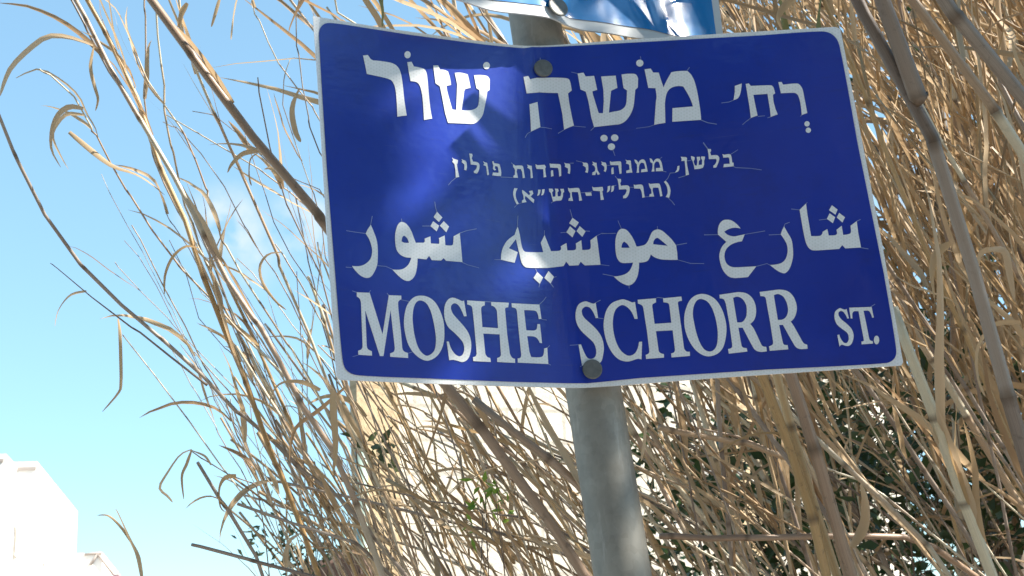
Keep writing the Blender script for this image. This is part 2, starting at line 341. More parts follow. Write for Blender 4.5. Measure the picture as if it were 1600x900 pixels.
b = MB(); b.tube([gb, gb+Vector((0, 0, .012))], .09, 24); b.build('base_flange', POLEM, post)

# ------------------------------------------------------------------ blue bent street sign
CT, CB = on(830, 74, Vector((0, 0, 0)), NY), on(913, 607, Vector((0, 0, 0)), NY)
cdir = (CT-CB).normalized()
aL, aR = .488, -.0588
LV, RV = Vector((-math.cos(aL), -math.sin(aL), 0)), Vector((math.cos(aR), math.sin(aR), 0))
nL, nR = cdir.cross(LV).normalized(), RV.cross(cdir).normalized()
if nL.y > 0: nL = -nL
if nR.y > 0: nR = -nR
nA = (nL+nR).normalized(); KB = math.tan(.5*(aL-aR)) if False else .27
def cx(py): return 830 + (913-830)*(py-74)/(607-74)
def sgn(px, py, off=0.0):
    left = px < cx(py); n = nL if left else nR
    p = on(px, py, CT, n)
    u = abs((p-CT).dot(LV - cdir*LV.dot(cdir) if left else RV - cdir*RV.dot(cdir)))
    wv = .022
    # round the fold, warp the thin plate a little
    p = p + nA*(KB*(math.sqrt(u*u+wv*wv)-u)*.8)
    return p + n.lerp(nA, math.exp(-u/.02))*off
def bez(txt, k=1, x0=0, y0=0):
    pts = []
    for t in txt.split():
        sm = t.endswith('~'); x, y = t.rstrip('~').split(','); pts.append((x0+float(x)/k, y0+float(y)/k, sm))
    n = len(pts); o = []
    def tan(i):
        a, c = pts[i-1], pts[(i+1) % n]; return ((c[0]-a[0])/2, (c[1]-a[1])/2)
    for i in range(n):
        p, q = pts[i], pts[(i+1) % n]; o.append((p[0], p[1]))
        if not p[2] and not q[2]: continue
        d = (q[0]-p[0], q[1]-p[1]); L = math.hypot(*d)
        def lim(t): h = math.hypot(*t); s = min(1, 1.3*L/h) if h else 1; return (t[0]*s, t[1]*s)
        m1 = lim(tan((i+1) % n)) if q[2] else None; m0 = lim(tan(i)) if p[2] else None
        if m0 is None: m0 = (1.5*d[0]-.5*m1[0], 1.5*d[1]-.5*m1[1])
        if m1 is None: m1 = (1.5*d[0]-.5*m0[0], 1.5*d[1]-.5*m0[1])
        for t in (.2, .4, .6, .8):
            h = (2*t**3-3*t*t+1, t**3-2*t*t+t, -2*t**3+3*t*t, t**3-t*t)
            o.append(tuple(h[0]*p[j]+h[1]*m0[j]+h[2]*q[j]+h[3]*m1[j] for j in (0, 1)))
    return o
def circ(x, y, rx, ry, k, x0, y0, n=18):
    return [(x0+(x+rx*math.cos(2*math.pi*i/n))/k, y0+(y+ry*math.sin(2*math.pi*i/n))/k) for i in range(n)]
CUTS = [-120, -80, -50, -36, -26, -18, -12, -7, -3, 0, 3, 7, 12, 18, 26, 36, 50, 80, 120]
def film(polys, name, mt, parent, off, cuts=CUTS, thick=0):
    """flat outlines in photo pixels laid on the bent sign: polys = [[outer, hole, ...], ...]"""
    bm = bmesh.new()
    for loops in polys:
        tri = tessellate_polygon([[Vector((x, y, 0)) for x, y in l] for l in loops])
        vs = [bm.verts.new((x, y, 0)) for l in loops for x, y in l]
        for t in tri:
            try: bm.faces.new([vs[i] for i in t])
            except ValueError: pass
    nrm = Vector((607-74, -(913-830), 0)).normalized()
    for cval in cuts:
        geom = bm.verts[:]+bm.edges[:]+bm.faces[:]
        bmesh.ops.bisect_plane(bm, geom=geom, plane_co=Vector((830+cval, 74, 0)), plane_no=nrm, dist=1e-4)
    uv = bm.loops.layers.uv.new('UVMap')
    for f in bm.faces:
        for l in f.loops: l[uv].uv = (l.vert.co.x*.0007, -l.vert.co.y*.0007)
    for v in bm.verts: v.co = sgn(v.co.x, v.co.y, off)
    for f in bm.faces:
        f.smooth = True
    bmesh.ops.recalc_face_normals(bm, faces=bm.faces[:])
    s = sum((f.normal.dot(nA)*f.calc_area() for f in bm.faces))
    if s < 0: bmesh.ops.reverse_faces(bm, faces=bm.faces[:])
    for f in bm.faces:
        if f.normal.dot(nA) < 0: f.normal_flip()
    if thick:
        r = bmesh.ops.solidify(bm, geom=bm.faces[:], thickness=thick)
    me = bpy.data.meshes.new(name); bm.to_mesh(me); bm.free(); me.set_sharp_from_angle(angle=.6); me.materials.append(mt)
    return link(name, me, parent)
def hexdots(m, pitch):
    uv = nd(m, 'ShaderNodeUVMap').outputs[0]; acc = None
    for a in (0, 60, 120):
        d = nd(m, 'ShaderNodeVectorMath', operation='DOT_PRODUCT'); k = 2*math.pi/(pitch*.866)
        d.inputs[1].default_value = (math.cos(math.radians(a))*k, math.sin(math.radians(a))*k, 0); lk(m, uv, d.inputs[0])
        c = nd(m, 'ShaderNodeMath', operation='COSINE'); lk(m, d.outputs['Value'], c.inputs[0])
        if acc is None: acc = c.outputs[0]
        else:
            s = nd(m, 'ShaderNodeMath', operation='ADD'); lk(m, acc, s.inputs[0]); lk(m, c.outputs[0], s.inputs[1]); acc = s.outputs[0]
    return acc
REFL = mat('reflective_white', (.66, .68, .70), .35, Coat_Weight=.6, Coat_Roughness=.12)
hd = hexdots(REFL, .0036); dots = ramp(REFL, [(.0, (0, 0, 0)), (.45, (0, 0, 0)), (.75, (1, 1, 1))])
mr = nd(REFL, 'ShaderNodeMapRange'); mr.inputs[1].default_value = -1.5; mr.inputs[2].default_value = 3; lk(REFL, hd, mr.inputs[0]); lk(REFL, mr.outputs[0], dots.inputs[0])
gn = noise(REFL, 320, 2, .5); dirt = noise(REFL, 14, 5, .7)
c = mixc(REFL, dots.outputs[0], (.88, .89, .90), (.79, .81, .80))
c = mixc(REFL, ramp(REFL, [(.4, (0, 0, 0)), (.6, (.08, .08, .08))], gn).outputs[0], c, (.62, .65, .68))
c = mixc(REFL, ramp(REFL, [(.5, (0, 0, 0)), (.8, (.4, .4, .4))], dirt).outputs[0], c, (.5, .48, .45)); lk(REFL, c, P(REFL).inputs['Base Color'])
BLUE = mat('blue_film', (.012, .03, .235), .3, Coat_Weight=1.0, Coat_Roughness=.07)
bn = noise(BLUE, 5, 5, .6); fine = noise(BLUE, 130, 3, .6, None, (.25, 1, 1.6))
c = ramp(BLUE, [(.3, (.003, .025, .31)), (.7, (.006, .038, .40))], bn).outputs[0]
c = mixc(BLUE, ramp(BLUE, [(.62, (0, 0, 0)), (.8, (.35, .35, .35))], fine).outputs[0], c, (.02, .03, .12))
sc = noise(BLUE, 1, 4, .7, None, (9, 40, 260)); c = mixc(BLUE, ramp(BLUE, [(.66, (0, 0, 0)), (.74, (.22, .22, .22))], sc).outputs[0], c, (.10, .13, .30))
st = noise(BLUE, 8, 7, .8); c = mixc(BLUE, ramp(BLUE, [(.52, (0, 0, 0)), (.75, (.45, .45, .45))], st).outputs[0], c, (.012, .018, .12)); lk(BLUE, c, P(BLUE).inputs['Base Color'])
ad = nd(BLUE, 'ShaderNodeMath', operation='MULTIPLY_ADD'); lk(BLUE, fine, ad.inputs[0]); ad.inputs[1].default_value = .05; lk(BLUE, bn, ad.inputs[2])
uvb = nd(BLUE, 'ShaderNodeUVMap').outputs[0]; dp = nd(BLUE, 'ShaderNodeVectorMath', operation='DOT_PRODUCT'); dp.inputs[1].default_value = (1, .1557, 0); lk(BLUE, uvb, dp.inputs[0])
df = nd(BLUE, 'ShaderNodeMath', operation='SUBTRACT'); df.inputs[1].default_value = .578; lk(BLUE, dp.outputs['Value'], df.inputs[0]); da = nd(BLUE, 'ShaderNodeMath', operation='ABSOLUTE'); lk(BLUE, df.outputs[0], da.inputs[0])
mk = nd(BLUE, 'ShaderNodeMapRange'); mk.interpolation_type = 'SMOOTHSTEP'; mk.inputs[1].default_value = .055; mk.inputs[2].default_value = .0; lk(BLUE, da.outputs[0], mk.inputs[0])
mp = nd(BLUE, 'ShaderNodeMapping'); mp.inputs['Rotation'].default_value = (0, 0, math.radians(-9)); mp.inputs['Scale'].default_value = (70, 9, 1); lk(BLUE, uvb, mp.inputs[0])
wr = nd(BLUE, 'ShaderNodeTexNoise'); wr.inputs['Scale'].default_value = 1; wr.inputs['Detail'].default_value = 5; lk(BLUE, mp.outputs[0], wr.inputs['Vector'])
wm = nd(BLUE, 'ShaderNodeMath', operation='MULTIPLY'); lk(BLUE, wr.outputs['Fac'], wm.inputs[0]); lk(BLUE, mk.outputs[0], wm.inputs[1])
wa = nd(BLUE, 'ShaderNodeMath', operation='MULTIPLY_ADD'); wa.inputs[1].default_value = .5; lk(BLUE, wm.outputs[0], wa.inputs[0]); lk(BLUE, ad.outputs[0], wa.inputs[2])
bb = bump(BLUE, wa.outputs[0], .07, .02)
dn = noise(BLUE, 11, 6, .75); lk(BLUE, ramp(BLUE, [(.35, (.05,)*3), (.75, (.17,)*3)], dn).outputs[0], P(BLUE).inputs['Coat Roughness']); lk(BLUE, bb.outputs[0], P(BLUE).inputs['Coat Normal'])
sign = empty('street_sign', (CT+CB)/2, 'bent dark blue street name sign with white Hebrew, Arabic and Latin lettering', 'street sign')
film([[[(489, 25), (600, 44), (715, 60), (806, 72), (830, 74.5), (860, 72), (960, 63.5), (1140, 52), (1305, 42), (1313, 45), (1345, 210), (1380, 390), (1411, 566), (1408, 571), (1100, 592), (1000, 600), (913, 607), (760, 602.5), (640, 598), (531, 593.5), (526, 588), (510, 350), (496, 120)]]], 'plate', REFL, sign, 0, CUTS+[-300, -200, 200, 300], .002)
film([[bez('514,36.5~ 560,42.5 640,55 760,71 819,77.6 850,75.5~ 940,70 1192,55.6 1283,49.6~ 1301,55~ 1311.5,72~ 1339,220 1381,429 1399.5,541~ 1398,559~ 1383,567.6~ 1200,577.5 1000,591 940,597.5 915,600.5 800,597 660,591.3 561,586.8~ 542,579.5~ 535,561~ 526.5,465 511,270 498.3,56~ 502,42~')]], 'blue_field', BLUE, sign, .0006, CUTS+[-300, -250, -200, -160, 160, 200, 250, 300])
G = []   # (part label, [ [outer, holes...], ... ])
def word(label, *glyphs): G.append((label, [gl if isinstance(gl[0], list) else [gl] for gl in glyphs]))
A_ = lambda t: bez(t, 6.667, 560, 70)
B_ = lambda t: bez(t, 5.625, 810, 85)
C_ = lambda t: bez(t, 5.625, 960, 80)
D_ = lambda t: bez(t, 10, 1130, 120)
E_ = lambda t: bez(t, 10, 700, 235)
F_ = lambda t: bez(t, 10, 850, 235)
G_ = lambda t: bez(t, 10, 1000, 225)
H_ = lambda t: bez(t, 7.2, 540, 320)
I_ = lambda t: bez(t, 7.5, 780, 330)
J_ = lambda t: bez(t, 7.5, 940, 330)
K_ = lambda t: bez(t, 6.925, 1100, 310)
L_ = lambda t: bez(t, 6.925, 1200, 310)
M1 = lambda t: bez(t, 7.2, 550, 450)
M2 = lambda t: bez(t, 7.2, 700, 460)
N_ = lambda t: bez(t, 7.2, 890, 460)
O_ = lambda t: bez(t, 7.2, 1020, 450)
Q_ = lambda t: bez(t, 7.2, 1120, 450)
T_ = lambda t: bez(t, 10, 1290, 465)
word('large Hebrew word at left of the top line',
 A_('45,118 95,112 125,155 150,168 250,178~ 350,198~ 410,240~ 440,310~ 458,420~ 475,580~ 500,742 450,748~ 402,755 395,600~ 382,470~ 355,395~ 315,365~ 250,345~ 180,330~ 85,310 65,210'),
 A_('505,188 550,182 575,232 620,240~ 680,258~ 705,295~ 718,380~ 728,500~ 745,660~ 765,775 720,782~ 680,790 668,600~ 655,500~ 635,430~ 600,395~ 540,385 520,280'),
 circ(508, 110, 33, 38, 6.667, 560, 70),
 A_('775,222 828,222 848,265 890,268~ 930,285 950,350~ 962,425 915,435 925,500~ 975,680 1015,685 1022,500~ 1025,420 1000,300 1060,297~ 1135,315 1150,380~ 1165,455 1110,468 1098,490 1085,600 1072,688 1130,690~ 1190,682~ 1235,655~ 1250,600~ 1255,480 1225,460 1200,325 1270,322~ 1340,335~ 1365,375 1362,480 1338,495 1330,560 1310,660~ 1290,740~ 1250,795~ 1200,828~ 1130,828 930,820 900,720 870,560 845,440 800,408'),
 circ(1330, 225, 36, 37, 6.667, 560, 70))
word('large Hebrew word in the middle of the top line',
 B_('40,210 82,203 98,235 130,228~ 300,215 420,218~ 450,238~ 468,325 435,352 445,430 470,560 487,635 445,650~ 400,672 385,540 365,440 345,350 68,355 50,260'),
 B_('92,450 162,435 172,520 188,655 150,670~ 105,690 102,600'),
 B_('520,175 572,167 590,200 665,195 680,260 692,318 650,332 655,360 705,522 743,522 750,420 747,320 727,200 855,192 870,300 815,325 812,350 795,518 844,507~ 894,497~ 934,467~ 949,422~ 954,322 924,302 906,182 974,175~ 1029,180~ 1052,217 1049,297 1027,317 1022,372 1009,472~ 979,542~ 939,592~ 894,617~ 844,624 665,645 640,560 615,420 592,335 545,315'),
 circ(752, 742, 32, 30, 5.625, 810, 85), circ(846, 738, 33, 30, 5.625, 810, 85), circ(817, 817, 32, 30, 5.625, 810, 85),
 circ(223, 110, 32, 31, 5.625, 960, 80),
 C_('265,165 318,157 340,192 390,193 410,260~ 432,322 455,270~ 500,190 560,180~ 640,178 680,220~ 710,290~ 735,400~ 755,530~ 762,608 700,612~ 508,625 510,505 690,490 660,410~ 605,315 550,312~ 495,330~ 460,375~ 445,450~ 445,520~ 447,635 400,642~ 350,652 355,580 365,440 370,400~ 360,330 298,328 280,240'))
word('short Hebrew abbreviation at right of the top line',
 D_('180,150 290,112 275,230~ 255,300~ 225,345~ 160,372 180,250'),
 D_('350,120 398,110 430,150 735,140~ 775,160~ 795,210~ 810,268 775,290 785,400 815,510 850,595 800,612~ 740,635 730,520 690,275 470,290 490,400 535,612 485,630~ 430,650 410,480 375,270'),
 D_('860,92 910,88 935,130 1150,112~ 1205,145~ 1240,210~ 1265,330~ 1285,430~ 1312,575 1270,588~ 1225,605 1215,500~ 1200,400~ 1170,305~ 1130,265~ 1080,258~ 900,265 880,180'),
 circ(1308, 742, 42, 42, 10, 1130, 120), circ(1328, 842, 42, 42, 10, 1130, 120))
word('small Hebrew line under the top line',
 E_('55,120 85,140 120,150 150,160 145,205 135,230 145,310 170,425 145,428 115,435 110,320 95,225 60,185 75,160'),
 E_('205,145 235,160 270,175~ 285,210~ 290,280 278,322 245,310 250,270~ 248,230 205,190 218,175'),
 E_('325,58 370,62 378,90 365,130 385,185 440,190~ 480,220~ 485,280~ 470,335~ 445,372 400,362 395,335 425,310~ 445,270~ 440,240 350,230 338,140'),
 E_('540,180 570,195 605,205 615,260 635,390 605,398 595,300 585,255 545,240 560,215'),
 E_('683,185 705,178 715,210 790,225~ 808,260~ 825,350~ 820,412 760,410 685,400 695,355 770,360 785,355 775,290~ 765,262 730,255 725,290 745,310 722,325 692,300 700,250'),
 E_('1010,225 1040,250 1140,250~ 1165,270~ 1180,360 1195,440 1160,448 1150,350 1130,305 1075,300 1065,340 1085,440 1015,440 1012,410 1035,395 1040,320 1025,290 1010,270'),
 E_('1225,235 1260,250 1300,258 1305,330 1318,445 1285,450 1280,340 1270,310 1230,285 1240,262'),
 E_('1360,232 1385,250 1500,248 1520,285 1508,310 1515,380 1525,438 1485,445 1480,350 1475,315 1375,308 1360,270'),
 F_('75,235 100,240 240,238~ 258,270~ 262,420 230,432 222,340 210,298 85,300 80,265'), F_('105,340 130,340 138,430 100,440 95,360'),
 F_('312,210 340,222 390,225~ 405,245~ 408,320 400,385 365,372 372,340 370,300 320,275 325,245'),
 F_('595,195 625,205 670,208~ 688,240~ 690,330 680,365 640,350 655,320 650,275 605,250 612,225'),
 F_('752,185 785,200 820,205 825,260 835,320 872,380 840,395 815,345 800,395 750,395 755,355 795,335 800,290 785,255 750,235 768,215'),
 F_('890,180 920,195 960,200 975,235~ 978,300 962,348 930,330 945,305 940,265 895,230 905,210'),
 F_('1030,175 1055,190 1180,180~ 1205,200~ 1210,370 1180,378 1170,300 1160,240 1040,240 1030,210'), F_('1060,275 1085,275 1090,375 1055,382 1050,310'),
 F_('1270,150 1300,165 1350,168~ 1358,200~ 1365,280 1380,355 1285,362 1285,325 1335,310 1330,240 1320,225 1280,215 1290,185'),
 F_('1410,150 1445,160 1475,200 1500,165~ 1540,148~ 1575,165~ 1600,240~ 1620,340 1515,350 1520,305 1582,297 1572,240~ 1555,205 1515,205~ 1490,240~ 1482,300 1485,355 1445,360 1455,280 1450,225 1425,200'),
 G_('150,230 180,240 210,290 235,250~ 275,235~ 310,250~ 340,310~ 360,430 245,435 250,385 315,380 305,320~ 285,285 250,285~ 225,320~ 220,380 225,435 180,440 195,370 195,310 160,290'),
 G_('585,355 615,345 612,400~ 595,435~ 545,455 575,410'),
 G_('635,205 665,210 720,215~ 735,240 730,280 740,360 765,485 715,500 710,390 700,300 695,270 645,275 650,240'),
 G_('795,195 820,200 855,215 850,255 835,275 855,340 885,345 895,280 885,210 935,205 940,255 920,270 915,335 965,330 970,260 950,225 960,200 1015,205 1010,245 1000,270 1000,330~ 980,380 930,395 850,402 840,340 820,270 800,240'),
 G_('1055,85 1105,85 1112,115 1095,140 1110,185 1200,182~ 1235,215~ 1235,260~ 1215,320~ 1190,375 1145,378 1145,345 1175,320~ 1195,270~ 1185,240 1075,245 1070,170'),
 G_('1285,165 1320,175 1400,165~ 1425,200~ 1440,295 1462,300 1462,355 1300,372 1310,320 1400,315 1395,240 1380,215 1300,222 1295,195'))
word('small Hebrew dates in brackets',
 E_('1030,600 1080,605 1055,660~ 1050,720~ 1065,780~ 1100,845 1065,855 1030,780~ 1010,700~ 1015,640~'),
 E_('1150,630 1180,645 1260,715 1275,690 1255,650 1310,640 1325,690 1285,735 1340,785 1330,838 1295,810 1205,725 1190,760 1220,820 1150,832 1145,800 1175,775 1170,720 1150,670'),
 E_('1400,630 1438,632 1430,680~ 1415,715 1385,725 1398,680'), E_('1460,628 1500,625 1492,680~ 1475,715 1445,722 1458,680'),
 F_('65,620 120,625 135,660 115,680 125,750 165,750 170,670 158,625 210,625 220,660 200,680 205,745 250,738 262,680 245,625 300,620 310,665 290,690 285,750~ 260,805 130,825 115,770 95,690 70,665'),
 F_('370,600 395,612 530,600~ 555,630~ 575,720 592,795 545,802 540,720 525,665 430,665 430,720 450,805 375,805 380,770 405,755 405,690 375,645'),
 F_('640,672 735,668 745,718 655,722'),
 F_('750,575 775,590 915,580 925,630 910,650 920,720 935,780 885,785 878,700 872,648 765,640 755,600'),
 F_('995,570 1035,560 1030,620~ 1010,655 980,668 992,620'), F_('1055,565 1095,558 1090,620~ 1075,650 1045,662 1052,620'),
 F_('1145,450 1200,455 1205,490 1190,520 1200,562 1300,555~ 1335,585~ 1335,650~ 1310,720~ 1280,755 1235,758 1235,720 1270,690~ 1290,640~ 1280,615 1170,620 1165,540'),
 F_('1400,540 1425,550 1520,542~ 1550,580~ 1560,660~ 1575,740 1535,748 1525,660~ 1500,605 1410,605'),
 G_('135,620 160,632 290,625~ 315,655~ 335,740 350,820 315,828 300,740 285,690 205,690 195,730 220,828 145,830 148,795 180,780 175,720 150,685 140,650'),
 G_('370,600 400,582 440,630~ 470,700~ 475,760~ 455,848 400,835 430,770~ 425,700~ 405,645~'))
word('Arabic word at left', 
 H_('280,230 310,300~ 345,400~ 358,500~ 358,600~ 352,680~ 325,750~ 285,810~ 235,828~ 170,805~ 110,750~ 68,692 140,695~ 200,680~ 255,640~ 285,590~ 295,520~ 285,460~ 260,390~ 222,330 245,280'),
 [H_('630,198~ 680,220~ 730,290~ 765,380~ 785,432 870,432 885,420~ 885,385 950,360 955,440 1045,445 1050,420~ 1045,380 1110,350 1118,460 1190,462~ 1205,440~ 1210,360 1280,322 1290,430 1310,650 1125,635 1100,605 1070,632 965,628 935,580 905,620 805,608 800,700~ 780,790~ 740,845~ 690,862~ 620,830~ 520,732 590,735~ 650,722~ 700,680~ 730,620~ 732,600 670,595~ 610,565~ 570,510~ 555,430~ 555,330~ 575,250~ 600,210~'), H_('655,352 690,385~ 708,432 660,432~ 625,415 635,370~')],
 H_('1025,85 1085,148 1045,200 985,142'), H_('980,190 1048,240 1020,305 950,245'), H_('1100,190 1160,250 1128,315 1055,240'))
word('Arabic word in the middle',
 I_('210,190 225,240~ 240,310~ 255,400~ 275,460~ 310,485~ 510,490 480,380 525,290 560,380~ 600,480 690,480~ 715,465~ 712,430 780,390 790,475 870,470~ 895,450~ 893,390 958,350 970,465 1050,458~ 1070,430~ 1065,350 1140,295 1155,400 1185,635 1000,645 975,625~ 950,603 925,645 815,655 775,610 745,660 560,675 320,668~ 275,640~ 250,590~ 235,520~ 222,470 190,335 108,440 212,487 175,612 15,575 20,500~ 40,430~ 90,350~ 175,285 190,235'),
 I_('855,90 930,142 890,205 815,155'), I_('825,190 890,245 853,320 780,262'), I_('940,185 1010,245 970,312 903,245'), I_('440,720 508,785 470,860 395,790'), I_('570,710 635,780 595,858 522,790'),
 [J_('240,212~ 290,225~ 340,280~ 380,350~ 408,420 460,412~ 510,395~ 545,350~ 570,290~ 600,240~ 655,218~ 710,235~ 770,285~ 820,335~ 872,405 885,490 890,575 780,575~ 690,568~ 620,545~ 575,510 565,545~ 540,585~ 500,602~ 438,608 435,690~ 415,780~ 375,845~ 320,875~ 260,860~ 200,825~ 140,770 200,765~ 270,745~ 320,710~ 350,660~ 368,608 240,612~ 195,580~ 170,520~ 160,430~ 162,340~ 180,270~ 205,228~'), J_('262,362 300,390~ 328,435 232,435 240,390~'), J_('605,392 612,350~ 650,318~ 700,350~ 772,410')])
word('Arabic word at right',
 K_('240,235~ 290,240~ 345,275~ 395,330 330,322~ 270,335~ 218,365 260,400~ 320,415~ 380,405~ 440,392 410,468 360,478~ 300,500~ 250,540~ 225,590~ 222,650~ 245,710~ 300,745~ 380,748~ 565,738 475,855 400,862~ 320,865~ 260,845~ 210,790~ 180,720~ 165,640~ 172,580~ 195,525~ 240,475 190,430~ 150,395 150,340~ 165,285~ 200,245~'),
 K_('865,305 900,370~ 945,450~ 960,540~ 962,630~ 945,710~ 920,770~ 885,808~ 850,812~ 790,785~ 712,725 780,718~ 840,700~ 880,660~ 900,600~ 902,540~ 885,480~ 828,392 845,345'),
 L_('410,60 425,180 465,412 555,410~ 580,395~ 590,365 640,335 655,405 720,402~ 745,385~ 738,345 795,300 812,400 870,390~ 895,370~ 890,300 958,250 975,380 1005,535 835,545 800,510 770,550 500,567~ 450,550~ 415,500~ 395,430~ 375,330 340,128'),
 L_('690,78 752,125 728,180 658,132'), L_('665,165 725,208 700,272 635,225'), L_('768,160 832,208 803,265 742,210'))
word('large Latin word at left of the bottom line',
 M1('50,52 195,58 340,525 410,85 550,90 552,130 520,155~ 515,190 520,260 545,480 560,660 575,710~ 625,735 628,792 425,778 425,738 465,720~ 478,680 430,255 350,770 310,770 145,255 155,480 162,650 175,690~ 220,715 222,765 68,755 65,710 105,690~ 115,650 105,380 98,180 85,130~ 50,100'),
 [M1('775,90~ 860,110~ 935,170~ 990,270~ 1025,380~ 1035,490~ 1030,600~ 1000,700~ 940,780~ 850,822~ 770,800~ 690,735~ 630,640~ 595,520~ 580,400~ 590,290~ 620,190~ 690,110~'), M1('770,145~ 830,175~ 875,250~ 905,350~ 930,480~ 940,600~ 920,710~ 850,765~ 790,740~ 740,670~ 705,560~ 685,440~ 678,330~ 690,230~ 720,165~')],
 M2('60,42~ 110,60~ 155,80~ 175,70 205,250 175,252 150,190~ 115,130~ 75,105~ 40,120~ 28,160~ 50,220~ 100,280~ 180,370~ 230,450~ 255,540~ 252,640~ 220,730~ 160,765~ 100,750~ 50,740~ 10,745 -20,533 5,535 30,610~ 70,670~ 120,700~ 160,680~ 178,620~ 165,550~ 120,490~ 60,430~ 0,375~ -35,300~ -48,220~ -40,130~ -10,70~ 25,45~'),
 M2('210,72 410,85 408,130 375,145~ 368,180 382,372 558,385 545,190 520,150~ 482,130 480,90 680,100 672,150 640,160~ 638,190 660,450 690,670 715,715~ 748,730 750,775 548,765 548,720 580,705~ 590,680 575,455 392,445 415,670 435,705~ 470,720 478,765 280,755 275,710 305,700~ 318,670 290,350 270,170 255,135~ 212,118'),
 M2('710,105 1022,122 1045,282 1015,285 1000,220~ 970,190~ 850,183 875,408 960,412~ 990,395~ 1000,340 1028,340 1052,555 1025,550 1000,505~ 960,480~ 885,475 910,650 930,710 1030,712~ 1065,690~ 1075,615 1110,605 1122,790 780,772 778,725 810,715~ 818,680 790,420 770,200 755,165~ 712,150'))
word('large Latin word in the middle of the bottom line',
 N_('170,88~ 220,100~ 262,112~ 290,100 318,272 290,275 265,215~ 225,160~ 175,148~ 135,180~ 135,230~ 165,280~ 240,345~ 310,415~ 360,495~ 382,590~ 375,680~ 345,770~ 250,800~ 130,815 90,580 120,575 150,650~ 190,720~ 240,735~ 285,705~ 295,640~ 270,560~ 210,500~ 130,430~ 80,360~ 58,280~ 65,190~ 100,120~'),
 N_('585,62~ 640,70~ 700,95 735,90 765,280 730,280 700,210~ 655,155~ 595,125~ 535,155~ 500,215~ 485,310~ 490,410~ 515,520~ 555,610~ 610,670~ 670,695~ 730,670~ 765,610~ 780,538 815,535 808,735 760,730~ 700,750~ 640,760~ 560,740~ 490,680~ 430,580~ 395,470~ 380,360~ 390,260~ 420,170~ 480,100~'),
 O_('-171,137 34,120 36,167 -1,187~ -6,217 19,407 208,395 185,200 170,175~ 118,165 115,120 320,100 328,148 285,160~ 285,200 320,450 350,680 375,715~ 415,720 418,768 210,785 205,740 240,725~ 248,690 222,480 34,490 64,702 79,732~ 124,747 126,787 -76,802 -81,757 -46,737~ -41,702 -66,492 -106,242 -121,202~ -168,180'),
 [O_('555,70~ 640,90~ 715,145~ 775,240~ 810,340~ 828,450~ 820,560~ 790,670~ 730,740~ 640,772~ 555,755~ 470,690~ 405,590~ 365,480~ 352,370~ 365,260~ 410,150~ 475,90~'), O_('545,128~ 610,155~ 660,220~ 695,310~ 720,420~ 730,530~ 720,640~ 685,700~ 635,718~ 575,690~ 525,610~ 490,510~ 465,400~ 450,300~ 460,210~ 495,145~')],
 [Q_('28,80 180,58 260,50~ 340,68~ 400,120~ 435,200~ 440,290~ 420,360~ 375,408 420,470~ 500,640~ 520,660~ 555,665 562,715 490,722~ 430,700~ 390,640~ 290,450 242,450 275,640~ 290,670~ 335,680 343,718 135,742 125,690 165,675~ 172,640 140,400 100,180 75,130~ 32,122'), Q_('182,115 235,102~ 290,130~ 330,200~ 335,290~ 320,345~ 285,385~ 228,390')],
 [Q_('480,48 640,28 720,22~ 800,42~ 860,100~ 895,190~ 895,270~ 870,340~ 830,380 870,440~ 965,610~ 985,630~ 1015,640 1020,685 940,690~ 890,670~ 850,610~ 742,418 700,420 740,610~ 755,640~ 795,645 803,693 595,710 585,660 625,640~ 632,610 600,400 555,150 540,105~ 490,95'), Q_('640,85 690,72~ 745,100~ 785,170~ 800,250~ 785,315~ 745,355~ 685,362')])
word('small Latin abbreviation at right of the bottom line',
 T_('215,170~ 260,182~ 300,192~ 325,180 362,330 335,332 310,275~ 270,225~ 230,215~ 200,240~ 205,290~ 250,350~ 330,415~ 400,490~ 432,570~ 430,650~ 405,720~ 360,758~ 300,755~ 250,740~ 215,770 180,590 210,580 235,645~ 280,705~ 325,712~ 355,670~ 355,600~ 325,545~ 250,490~ 180,430~ 145,360~ 135,290~ 150,220~'),
 T_('365,162 715,150 750,315 725,320 700,250~ 665,210~ 590,212 640,450 680,650~ 700,675~ 735,685 738,722 560,735 555,690 590,680~ 590,640 550,430 512,218 440,220~ 415,260~ 418,330 390,332 372,220'),
 circ(793, 667, 42, 68, 10, 1290, 465))
for lab, polys in G:
    o = film(polys, 'lettering', REFL, sign, .0012); o['label'] = lab
# hairline cracks of the peeling film that run out from the letters
CR = []
def crack(k, x0, y0, *pts): CR.append([(x0+x/k, y0+y/k) for x, y in pts])
crack(7.2, 540, 320, (5, 295), (110, 312), (225, 327)); crack(7.2, 540, 320, (298, 130), (278, 232)); crack(7.2, 540, 320, (0, 705), (70, 710)); crack(7.2, 540, 320, (355, 688), (450, 697), (525, 730))
crack(7.2, 540, 320, (1305, 650), (1370, 680), (1500, 715)); crack(7.2, 540, 320, (1278, 325), (1360, 295), (1470, 275)); crack(7.2, 540, 320, (1000, -30), (1010, 40), (1024, 88)); crack(7.2, 540, 320, (860, 243), (955, 243)); crack(7.2, 540, 320, (625, 160), (632, 200))
crack(7.5, 780, 330, (215, 60), (208, 200)); crack(7.5, 780, 330, (525, 235), (523, 300)); crack(7.5, 780, 330, (825, -10), (855, 95)); crack(7.5, 780, 330, (710, 272), (785, 262)); crack(7.5, 780, 330, (1005, 240), (1060, 243)); crack(7.5, 780, 330, (1135, 298), (1200, 265), (1330, 268)); crack(7.5, 780, 330, (-60, 570), (20, 575)); crack(7.5, 780, 330, (1180, 632), (1290, 645))
crack(7.5, 780, 330, (460, 900), (470, 855)); crack(7.5, 780, 330, (595, 855), (630, 900)); crack(7.5, 780, 330, (420, 680), (440, 725)); crack(7.5, 780, 330, (630, 785), (665, 778))
